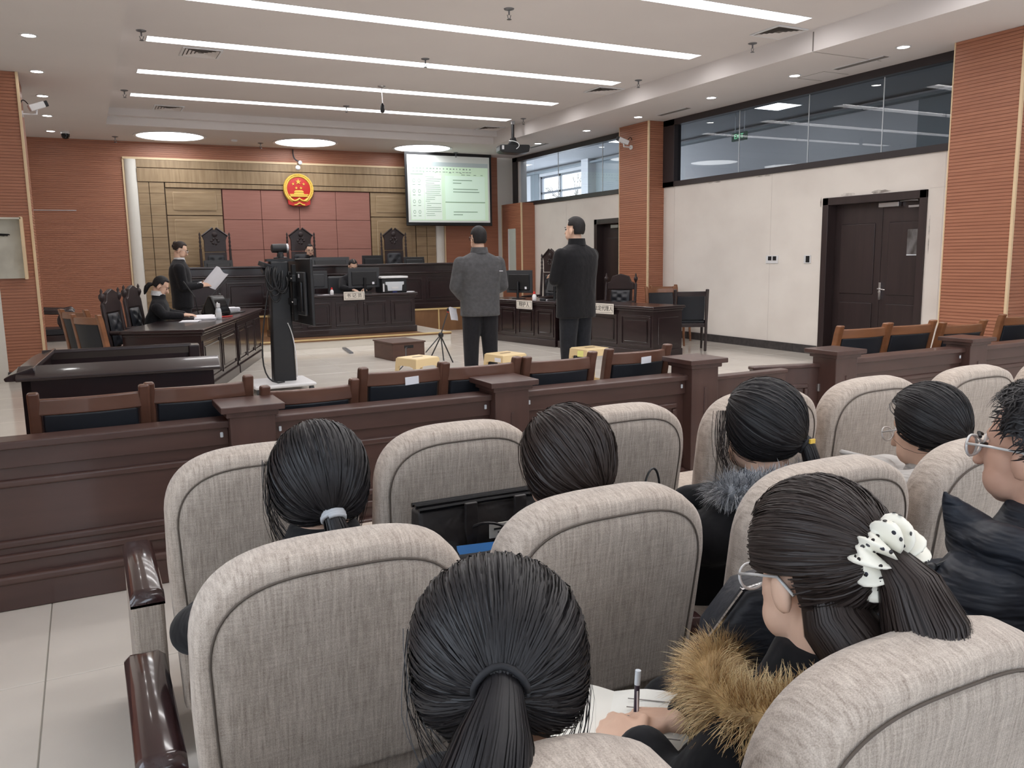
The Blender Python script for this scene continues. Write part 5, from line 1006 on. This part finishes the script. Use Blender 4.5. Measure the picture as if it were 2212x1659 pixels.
# seated woman reading at the prosecutor desk
fr = head_frame((0, .14, 1.14), radians(0), radians(32), 0, .95)
o = seated('woman in a black suit sitting and reading at the desk', (.7, 10.97, 0), radians(104), fr, 'suit_black', {-1: ((-.24, .16, .8), (-.1, .38, .78)), 1: ((.22, .18, .8), (.09, .38, .78))}, .165, .5, True, 'suit_jacket', .007, [(V((-.1, .38, .785)), (.5, .85, -.05), (0, 0, 1), 1, .3), (V((.09, .38, .785)), (-.3, .95, -.05), (0, 0, 1), -1, .3)], thick=.95, knee=.3)
hair_cap(fr, o, (.082, .102, .098), (0, -.014, .034), -.65, -.05, 'hair'); bundle('ponytail', [hp(fr, p) for p in ((0, -.1, -.03), (0, -.13, -.05), (0, -.14, -.1), (0, -.13, -.15), (.01, -.12, -.19))], [.022, .032, .032, .024, .008], 60, o, 'hair_strand', core='hair'); face_parts(fr, o); MB().loft([[V((0, .1, 1.03))+V((r*cos(a), r*sin(a), z-.1*r*sin(a))) for a in [2*pi*k/18 for k in range(18)]] for r, z in ((.084, 0), (.072, .055), (.067, .055), (.07, .01))], cap=False).build('shirt_collar', 'shirt_white', o, smooth=1)
# judge
fr = head_frame((0, .06, 1.22), radians(0), radians(12), 0, .95); o = seated('judge in a black robe and glasses sitting behind the bench', (4.0, 16.5, .4), radians(180), fr, 'suit_black', {-1: ((-.25, .15, .8), (-.12, .35, .75)), 1: ((.25, .15, .8), (.12, .35, .75))}, .18, .5, False, 'robe', .009)
hair_cap(fr, o, (.081, .1, .096), (0, -.014, .036), -.5, -.05, 'hair'); face_parts(fr, o); glasses(fr, o, 'glasses_dark', .0022, False)
# clerk behind the monitor
fr = head_frame((0, .08, 1.16), 0, radians(34), 0, .95); o = seated('clerk in black typing behind the wide monitor', (4.33, 14.74, .15), radians(180), fr, 'suit_black', {-1: ((-.25, .2, .78), (-.1, .38, .74)), 1: ((.25, .2, .78), (.1, .38, .74))}, .18, .45, False, 'suit_jacket', .008, [(V((-.1, .38, .745)), (.2, 1, -.1), (0, 0, 1), 1, .4), (V((.1, .38, .745)), (-.2, 1, -.1), (0, 0, 1), -1, .4)])
hair_cap(fr, o, (.082, .102, .098), (0, -.014, .034), -.65, -.05, 'hair'); face_parts(fr, o); MB().tube([hp(fr, (0, .06, .118)), hp(fr, (0, .02, .134)), hp(fr, (0, -.03, .134))], .0025, 5).build('hair_parting', 'skin', o)
t = thing('office_chair', 'grey fabric office chair under the clerk', 'chair', (4.2, 15.0, .15)); MB().box(-.25, .25, -.02, .06, .42, .98).build('backrest', 'grey_plastic', t, bevel=.04, bseg=4); MB().box(-.25, .25, -.42, .02, .36, .44).build('seat', 'grey_plastic', t, bevel=.04, bseg=3); MB().tube([(0, -.2, .05), (0, -.2, .36)], .03, 10).build('column', 'black_plastic', t)
for a in range(5): MB().tube([(0, -.2, .08), (.25*cos(a*1.257), -.2+.25*sin(a*1.257), .03)], .02, 6).build('base_arm', 'black_plastic', t)
# lawyer half hidden behind the black coat
fr = head_frame((.02, .16, 1.02), 0, radians(40), 0, 1.0); o = seated('person in a dark jacket sitting hidden behind the black coat', (7.42, 11.95, 0), radians(-80), fr, 'coat_matte', {-1: ((-.25, .2, .8), (-.1, .4, .76)), 1: ((.25, .2, .8), (.1, .4, .76))}, .19, .46, True, 'jacket', .011, thick=1.05, knee=.3); hair_cap(fr, o, (.083, .103, .098), (0, -.014, .035), -.55, -.03, 'hair')
# ---------------------------------------------------------------- the audience
def coil(fr, p, r, n, mat, root, name, tr=.006, ax=(0, 1, 0)):
    ax = (fr[1] @ V(ax)).normalized(); u = ax.orthogonal().normalized(); w = ax.cross(u); c = hp(fr, p); m = MB()
    m.tube([c+ax*(.016*(i/(n*14))-.008)+r*(cos(2*pi*i/14)*u+sin(2*pi*i/14)*w) for i in range(n*14+1)], tr, 6); return m.build(name, mat, root, smooth=3)
LAP = {-1: ((-.24, .1, .6), (-.08, .3, .62)), 1: ((.23, .12, .66), (.08, .3, .62))}
def aud(label, hx, hy, hz, sx, sy, heading, pitch, mat, s=1.0, **k):
    # hips on the seat at (sx, sy), head centre at (hx, hy, hz)
    fr = head_frame((hx-sx, hy-sy, hz), heading, pitch, 0, s); return seated(label, (sx, sy, 0), 0, fr, mat, k.pop('arms', LAP), **k), fr
M('tie_grey', (176, 178, 182), .6); M('tie_black', (26, 26, 30), .7); M('pin_silver', (220, 220, 225), .2, metal=1)
# girl with the grey hair tie (middle row, aisle seat)
HR = (.098, .112, .104)
o, fr = aud('girl in black with a low ponytail in a grey hair tie', .42, 1.76, .935, .40, 1.8, 0, radians(6), 'coat_black', 1.03, nk=.125, thick=.95, cvox=.01)
hair_cap(fr, o, HR, low=-.9, ear=-.45); tie = (0, -.72, -.7); scalp_strands(fr, o, tie, 3000, 'hair_strand', HR, low=-.86, ear=-.5, seed=4); tp = V(tie); tpp = V((0, -.016, .035))+V((tp.x*HR[0], tp.y*HR[1], tp.z*HR[2]))*1.0
bundle('ponytail', [hp(fr, tpp+V(p)) for p in ((0, .01, .01), (0, -.016, -.02), (.01, -.022, -.07), (.015, -.012, -.13), (.02, .0, -.19))], [.022, .022, .03, .03, .016], 300, o, 'hair_strand'); coil(fr, tpp+V((0, -.012, -.012)), .023, 3, 'tie_grey', o, 'hair_tie', .005, (0, -.6, -.8))
locks(fr, o, -1, 50, 'hair_strand', seed=3); locks(fr, o, 1, 40, 'hair_strand', seed=5)
# woman with the hair pin
o, fr = aud('woman in a dark jacket with brown hair and a silver pin', 1.02, 1.72, .91, .97, 1.8, 0, radians(10), 'coat_matte', 1.05, nk=.125)
hair_cap(fr, o, HR, low=-.92, ear=-.5, mat='hair_brown'); scalp_strands(fr, o, (.25, -.6, -.76), 3000, 'hair_strand_brown', HR, low=-.9, ear=-.55, seed=6, lift=.01, wild=.012); MB().tube([hp(fr, (.05, -.112, .045)), hp(fr, (.075, -.098, .075))], .0022, 6).build('hair_pin', 'pin_silver', o)
tag(MB().tube(bez((1.23, 1.68, .8), (1.24, 1.68, .9), (1.3, 1.7, .9), (1.3, 1.7, .8)), .003, 6).build('cord_loop', 'black_plastic', smooth=3), 'thin black cord loop standing up beside the pinned hair', 'cord')
def fur(name, path, R, n, L, mats, root, seed=5, w=.0011, droop=.3):
    rn = random.Random(seed); path = [V(p) for p in path]; core = MB().tube(path, [R*.5]*len(path), 12).build(name, mats[0], root, smooth=3)
    sets = [[] for _ in mats]; m = len(path)
    for _ in range(n):
        t = rn.uniform(0, m-1.001); i = int(t); p = path[i].lerp(path[i+1], t-i); tg = (path[i+1]-path[i]).normalized(); d = V((rn.gauss(0, 1), rn.gauss(0, 1), rn.gauss(0, 1))); d = d-tg*d.dot(tg); d = d.normalized(); g = (d+tg*rn.uniform(-.1, .7)+V((0, 0, -droop*rn.random()))).normalized(); LL = L*rn.uniform(.6, 1.2); b = p+d*R*.45
        bend = V((rn.gauss(0, .25), rn.gauss(0, .25), rn.gauss(0, .25)-droop*.6)); sets[rn.randrange(len(mats))].append(([b+g*LL*u+bend*LL*.5*u*u for u in (0, .3, .6, .85, 1)], d.cross(tg)))
    for k, ps in enumerate(sets): ribbons('fur_hairs', ps, core, mats[k], w)
    return core
M('fur_grey1', (150, 154, 160), .6); M('fur_grey2', (196, 198, 202), .6); M('fur_grey3', (96, 100, 108), .6); M('fur_gold1', (196, 164, 114), .6); M('fur_gold2', (220, 196, 150), .6); M('fur_gold3', (150, 116, 78), .6)
# girl in the grey fur collar
o, fr = aud('girl in black with a grey fur collar and straight hair', 1.655, 1.71, .93, 1.6, 1.8, radians(2), radians(8), 'coat_black', 1.05, sw=.18, thick=1.05)
hair_cap(fr, o, (.1, .112, .104), low=-.8, ear=-.5); scalp_strands(fr, o, (.55, -.62, -.56), 3000, 'hair_strand', (.1, .112, .104), low=-.75, ear=-.55, seed=8); tb = V((.05, -.085, -.03))
bundle('ponytail', [hp(fr, tb+V(p)) for p in ((0, .01, .01), (.012, -.02, -.02), (.018, -.026, -.06), (.02, -.02, -.12))], [.02, .022, .024, .018], 160, o, 'hair_strand'); coil(fr, tb+V((.006, -.01, -.008)), .022, 2, 'tie_black', o, 'hair_tie', .006, (.4, -.7, -.6)); MB().cbox(hp(fr, tb+V((.012, -.035, 0))), (.018, .006, .012)).build('hair_clasp', 'gold', o)
locks(fr, o, -1, 70, 'hair_strand_brown', z1=-.22, y0=.03, seed=6, w=.0007)
a0 = V(fr[0])+V((-.01, -.035, -.14)); fur('fur_collar', [a0+V((.135*cos(a), .1*sin(a), -.02*sin(a)-.01)) for a in [radians(140+k*27) for k in range(9)]], .05, 6000, .045, ('fur_grey1', 'fur_grey2', 'fur_grey2', 'fur_grey3'), o, 5, .0008)
# person in the light grey padded jacket
o, fr = aud('person with dark bobbed hair in a light grey padded jacket', 2.33, 1.69, .862, 2.2, 1.78, radians(-4), radians(16), 'puffer_grey', 1.06, sw=.18, thick=1.12, garm='padded_jacket')
hair_cap(fr, o, (.1, .116, .104), low=-.78, ear=-.3); scalp_strands(fr, o, (.1, -.75, -.65), 2600, 'hair_strand', (.1, .116, .104), low=-.75, ear=-.35, seed=12); glasses(fr, o); a0 = V(fr[0])+V((-.03, -.02, -.14))
garment('hood', 'puffer_grey', o, lambda m: limb(m, [a0+V((.17*cos(a), .13*sin(a)-.03, .015*cos(3*a))) for a in [radians(140+k*26) for k in range(11)]], [.06]*11), .012, 4); MB().cap(a0+V((-.15, .1, .05)), a0+V((-.2, .14, .07)), .014, .008).build('hood_toggle', 'puffer_grey', o, smooth=3)
# man at the right edge
o, fr = aud('man in glasses and a dark padded jacket with a hood', 1.655, .955, 1.025, 1.58, .99, radians(-4), radians(4), 'puffer_navy', 1.02, sw=.2, thick=1.18, garm='padded_jacket', vox=.0065, skin='skin_dark')
hair_cap(fr, o, (.089, .108, .106), low=-.45, ear=.06, bumpy=.03, seed=2); rn = random.Random(21); pth = []
for k in range(2600):
    d = V((rn.gauss(0, 1), rn.gauss(0, 1), rn.gauss(0, 1))).normalized()
    if not face_mask(d, -.4, .08): continue
    b = V((0, -.016, .035))+V((d.x*.089, d.y*.108, d.z*.106)); tg = V((rn.gauss(0, .5), rn.gauss(0, .5)+.2, rn.gauss(0, .3)-.2)); tg = (tg-d*tg.dot(d)).normalized(); pth.append(([hp(fr, b+tg*.03*u+d*(.0015+.003*sin(u*2.6))) for u in (0, .25, .5, .75, 1)], fr[1] @ d))
ribbons('hair_strands', pth, o, 'hair_strand', .0016); glasses(fr, o, 'glasses_clear', .0028); face_parts(fr, o); a0 = V(fr[0])+V((0, -.05, -.185))
garment('hood', 'puffer_navy', o, lambda m: (limb(m, [a0+V((.16*cos(a), .13*sin(a), .02*cos(2*a))) for a in [radians(120+k*30) for k in range(11)]], [.055]*11), limb(m, [a0+V((-.13, .09, .03)), a0+V((-.17, .12, .1))], [.05, .012])), .012, 4); MB().tube([a0+V((-.2, .06, .0)), a0+V((-.24, .08, -.02)), a0+V((-.25, .085, -.035))], .004, 6).cap(a0+V((-.245, .085, -.025)), a0+V((-.26, .09, -.05)), .011, .008).build('drawcord', 'black_plastic', o, smooth=1)
# girl with the low dark ponytail, close in front
HP = (.104, .114, .106); o, fr = aud('girl in black with a dark ponytail bowing her head', .42, .87, .905, .42, 1.0, radians(20), radians(34), 'coat_black', 1.0, sw=.18, thick=1.0, cvox=.01, nk=.17, seat=.36, knee=.34, arms={-1: ((-.2, .1, .5), (-.08, .28, .46)), 1: ((.2, .1, .5), (.08, .28, .46))})
wt = fr[1].transposed() @ V((-.42, -.9, .02)).normalized(); hair_cap(fr, o, HP, low=-.92, ear=-.5); scalp_strands(fr, o, wt, 5200, 'hair_strand', HP, low=-.92, ear=-.55, seed=15, w=.0011, lift=.007, wild=.006); tw = V(fr[0])+fr[1] @ V((0, -.016, .035))+fr[1] @ V((wt.x*HP[0], wt.y*HP[1], wt.z*HP[2]))
bundle('ponytail', [tw+V((-.42, -.9, 0))*a+V((-.89, .456, 0))*b+V((0, 0, z)) for a, b, z in ((-.02, 0, 0), (.02, 0, -.004), (.06, .008, -.03), (.1, .022, -.075), (.13, .04, -.13), (.145, .055, -.2), (.15, .07, -.28))], [.028, .026, .042, .054, .06, .056, .03], 1100, o, 'hair_strand', w=.0012, spread=2)
m = MB(); c = tw+V((-.42, -.9, 0))*.006
for q in range(2): m.tube([c+V((-.42, -.9, 0))*(.01*q-.002+.003*sin(3*a))+V((.9, -.42, 0))*.03*cos(a)+V((0, 0, .029*sin(a))) for a in [2*pi*k/24 for k in range(25)]], .0042, 8)
m.build('hair_tie', 'tie_black', o, smooth=3)
locks(fr, o, -1, 34, 'hair_strand', z0=.06, z1=-.17, y0=-.03, x0=.096, seed=8, w=.0006); locks(fr, o, 1, 34, 'hair_strand', z0=.06, z1=-.17, y0=-.03, x0=.096, seed=9, w=.0006)
# girl with the dotted scrunchie
def dotted():
    m = M('scrunchie_fabric', (238, 234, 220), .5, sheen=.2); nt = m.node_tree; b = nt.nodes['Principled BSDF']; L = nt.links.new; tc = nt.nodes.new('ShaderNodeTexCoord'); v = nt.nodes.new('ShaderNodeTexVoronoi'); v.inputs['Scale'].default_value = 48; v.inputs['Randomness'].default_value = .55; r = nt.nodes.new('ShaderNodeValToRGB'); r.color_ramp.interpolation = 'CONSTANT'; r.color_ramp.elements[0].color = (*lin((30, 30, 44)), 1); r.color_ramp.elements[1].position = .16; r.color_ramp.elements[1].color = (*lin((240, 236, 222)), 1); L(tc.outputs['Object'], v.inputs['Vector']); L(v.outputs['Distance'], r.inputs[0]); L(r.outputs[0], b.inputs['Base Color'])
dotted()
HS = (.098, .116, .106); hd6 = radians(3); aP6 = {-1: ((-.24, .1, .68), (-.2, .27, .69)), 1: ((.18, .14, .64), (-.1, .3, .68))}; S6 = V((.955, 1.0, 0))
hw = V((.785, 1.13, .605))-S6; o, fr = aud('girl in a black coat with a gold fur collar and dotted scrunchie', 1.0, .91, .912, S6.x, S6.y, hd6, radians(20), 'coat_black', 1.02, sw=.18, thick=1.02, vox=.0055, cvox=.01, seat=.38, knee=.34, arms={-1: ((-.19, -.06, .55), hw+V((-.02, -.085, .0))), 1: ((.18, .12, .56), hw+V((.1, -.04, -.01)))}, hands=[(hw+V((-.02, -.085, 0)), (-.1, 1, -.12), (-.45, 0, .9), 1, .75), (hw+V((.1, -.04, -.01)), (-.75, .65, -.05), (.2, .1, .97), -1, .65)])
hair_cap(fr, o, HS, low=-.9, ear=-.1, ey=-.3, mat='hair_brown'); t6 = V((.12, -.97, -.1)).normalized(); scalp_strands(fr, o, t6, 5200, 'hair_strand_brown', HS, low=-.8, ear=-.1, ey=-.3, seed=19, w=.0011, lift=.009, wild=.014); tp6 = V((0, -.016, .035))+V((t6.x*HS[0], t6.y*HS[1], t6.z*HS[2])); tw6 = hp(fr, tp6)
bk = fr[1] @ V((0, -1, 0)); bk.z = 0; bk.normalize()
bundle('ponytail', [tw6+bk*a+V((0, 0, z)) for a, z in ((-.02, 0), (.02, .0), (.055, -.03), (.085, -.08), (.1, -.13), (.12, -.165), (.15, -.175))], [.02, .024, .044, .056, .054, .04, .012], 900, o, 'hair_strand_brown', core='hair_brown', w=.0012, spread=2)
bundle('loose_hair', [hp(fr, p) for p in ((-.02, -.055, -.01), (-.035, -.075, -.07), (-.03, -.1, -.115), (.0, -.125, -.15), (.05, -.15, -.17), (.1, -.17, -.18))], [.045, .055, .055, .05, .04, .012], 900, o, 'hair_strand_brown', core='hair_brown', w=.0012, spread=1.5)
glasses(fr, o, 'glasses_clear', .0026); face_parts(fr, o)
m = MB(); rn = random.Random(4); ax = (bk+V((0, 0, -.1))).normalized(); u = V((-ax.y, ax.x, 0)).normalized(); w_ = ax.cross(u); c = tw6+ax*.015; rings = []; NS = 120
for i in range(NS+1):
    a = 2*pi*i/NS; puff = .022+.006*sin(11*a)+.003*sin(23*a+1); rad = .036+.005*sin(5*a); cc = c+rad*(cos(a)*u+sin(a)*w_)+ax*.009*sin(11*a+.7); rd = cos(a)*u+sin(a)*w_
    rings.append([cc+puff*(cos(b)*rd*(1+.12*sin(7*a+2*b))+sin(b)*ax*.95) for b in [2*pi*k/16 for k in range(16)]])
m.loft(rings, cap=False).build('scrunchie', 'scrunchie_fabric', o, smooth=3, label='white scrunchie with black dots')
dm = MB()
for i in range(1, NS, 5):
    for k in range(i % 2, 16, 3): p = rings[i][k]; q = (p-sum(rings[i], V((0, 0, 0)))/16).normalized(); dm.ell(p+q*.0003, (.0032, .0032, .0008), q.to_track_quat('Z', 'Y').to_matrix(), 10, 4)
dm.build('dot_print', 'eye_dark', o, kind='stuff')
fur('fur_collar', [V(p)-S6 for p in ((1.03, 1.12, .655), (.965, 1.095, .68), (.9, 1.04, .7), (.855, .97, .71), (.835, .9, .72), (.845, .84, .735), (.89, .79, .755), (.96, .77, .775))], .052, 10000, .05, ('fur_gold1', 'fur_gold2', 'fur_gold3', 'fur_gold2'), o, 9, .0006, .3)
# ---------------------------------------------------------------- audience belongings
t = thing('tote_bag', 'black leather tote bag standing on the front row seat', 'bag', (.955, 2.05, .45), radians(-1)); M('tote_leather', (34, 31, 31), .5, col2=(46, 41, 40), nsc=(8, 8, 8), bump=.5, bsc=(26, 26, 26), bdist=.01)
rg = [[(-w-.0, -d, z), (w, -d, z), (w+.01, 0, z), (w, d, z), (-w, d, z), (-w-.01, 0, z)] for w, d, z in ((.19, .06, 0), (.2, .065, .1), (.205, .05, .2), (.205, .03, .3))]
MB().loft(rg).build('body', 'tote_leather', t, bevel=.01, smooth=1); MB().tube([(-.205, -.03, .302), (0, -.036, .306), (.205, -.03, .302)], .007, 6).tube([(-.205, .0, .306), (.205, .0, .306)], .007, 6).tube([(-.205, .03, .302), (.205, .03, .302)], .007, 6).build('top_binding', 'black_gloss', t)
for x in (-.065, .085): MB().prism([(x-.018, .312), (x+.018, .312), (x+.02, .24), (x+.012, .185), (x, .165), (x-.012, .185), (x-.02, .24)], -.062, -.05, 'y').build('strap_tab', 'tote_leather', t, bevel=.003); MB().tube(bez((x, -.055, .24), (x+.02, -.1, .28), (x+.12, -.1, .24), (x+.1, -.07, .2)), .004, 6).build('handle', 'tote_leather', t)
MB().cbox((.015, -.066, .225), (.062, .004, .042), (.04, 0, 0)).build('label_patch', 'sign_card', t, bevel=.001); MB().cbox((.015, -.069, .23), (.036, .001, .005)).cbox((.015, -.069, .22), (.014, .001, .003)).build('label_print', 'ink', t)
M('leaflet_blue', (70, 138, 212), .4); t = thing('blue_leaflet', 'blue and white leaflet on the tote side of the seat', 'leaflet', (.895, 1.94, .61), radians(-10)); MB().cbox((0, 0, 0), (.13, .004, .1), (-.5, 0, 0)).build('page', 'leaflet_blue', t); MB().cbox((0, -.002, -.022), (.128, .005, .05), (-.5, 0, 0)).build('photo_band', 'paper', t)
t = thing('leather_handbag', 'black leather bag with a bright metal zip beside the fur collar', 'bag', (1.12, 1.13, 0), radians(-20)); M('bag_leather', (34, 36, 42), .55, bump=.5, bsc=(20, 60, 60), bdist=.008)
prof = [(-.13, .44), (-.14, .6), (-.12, .72), (-.06, .8), (.02, .82), (.1, .8), (.15, .7), (.16, .44)]
MB().prism(prof, -.05, .05, 'y').build('body', 'bag_leather', t, bevel=.03, bseg=4); zp = [(-.137, -.046, .46), (-.146, -.046, .6), (-.128, -.046, .722), (-.066, -.046, .806), (.02, -.046, .828)]; MB().tube(zp, .0045, 6).build('zip_tape', 'black_plastic', t)
zz = MB()
for k in range(4):
    for j in range(14): p = V(zp[k]).lerp(V(zp[k+1]), j/14); zz.cbox(p+V((0, -.004, 0)), (.009, .012, .005), (0, -atan2(zp[k+1][2]-zp[k][2], zp[k+1][0]-zp[k][0]), 0))
zz.build('zip_teeth', 'chrome', t, kind='stuff')
t = thing('notebook', 'open notebook with white pages on the lap under the pen', 'notebook', (.785, 1.17, .575), radians(-40)); M('cover_blue', (46, 84, 140), .5); M('page_cream', (232, 230, 222), .7)
box('cover', 'cover_blue', -.16, .16, -.11, .11, 0, .004, t)
for s in (-1, 1): MB().loft([[(s*.155*u, -.105, .004+.02*sin(u*pi)*.6+.004), (s*.155*u, .105, .004+.02*sin(u*pi)*.6+.004), (s*.155*u, .105, .003), (s*.155*u, -.105, .003)] for u in (0, .2, .4, .6, .8, 1)]).build('pages', 'page_cream', t)
for k in range(5): MB().box(.03, .13, -.06+.03*k, -.058+.03*k, .0205, .0215).build('ruled_line', 'joint_grey', t)
pn = thing('pen', 'dark pen with a clear cap held upright in the hand', 'pen', (.83, 1.15, .565), 0); pd = V((.01, .0, 1)); M('pen_dark', (44, 34, 52), .3); MB().tube([(0, 0, -.03), (.004, 0, .085)], .005, 10).build('barrel', 'pen_dark', pn); MB().tube([(.004, 0, .085), (.006, 0, .112)], .0055, 10).build('cap_end', 'clear_plastic', pn); MB().cbox((0.001, -.0052, .05), (.003, .001, .05)).build('print', 'paper', pn)
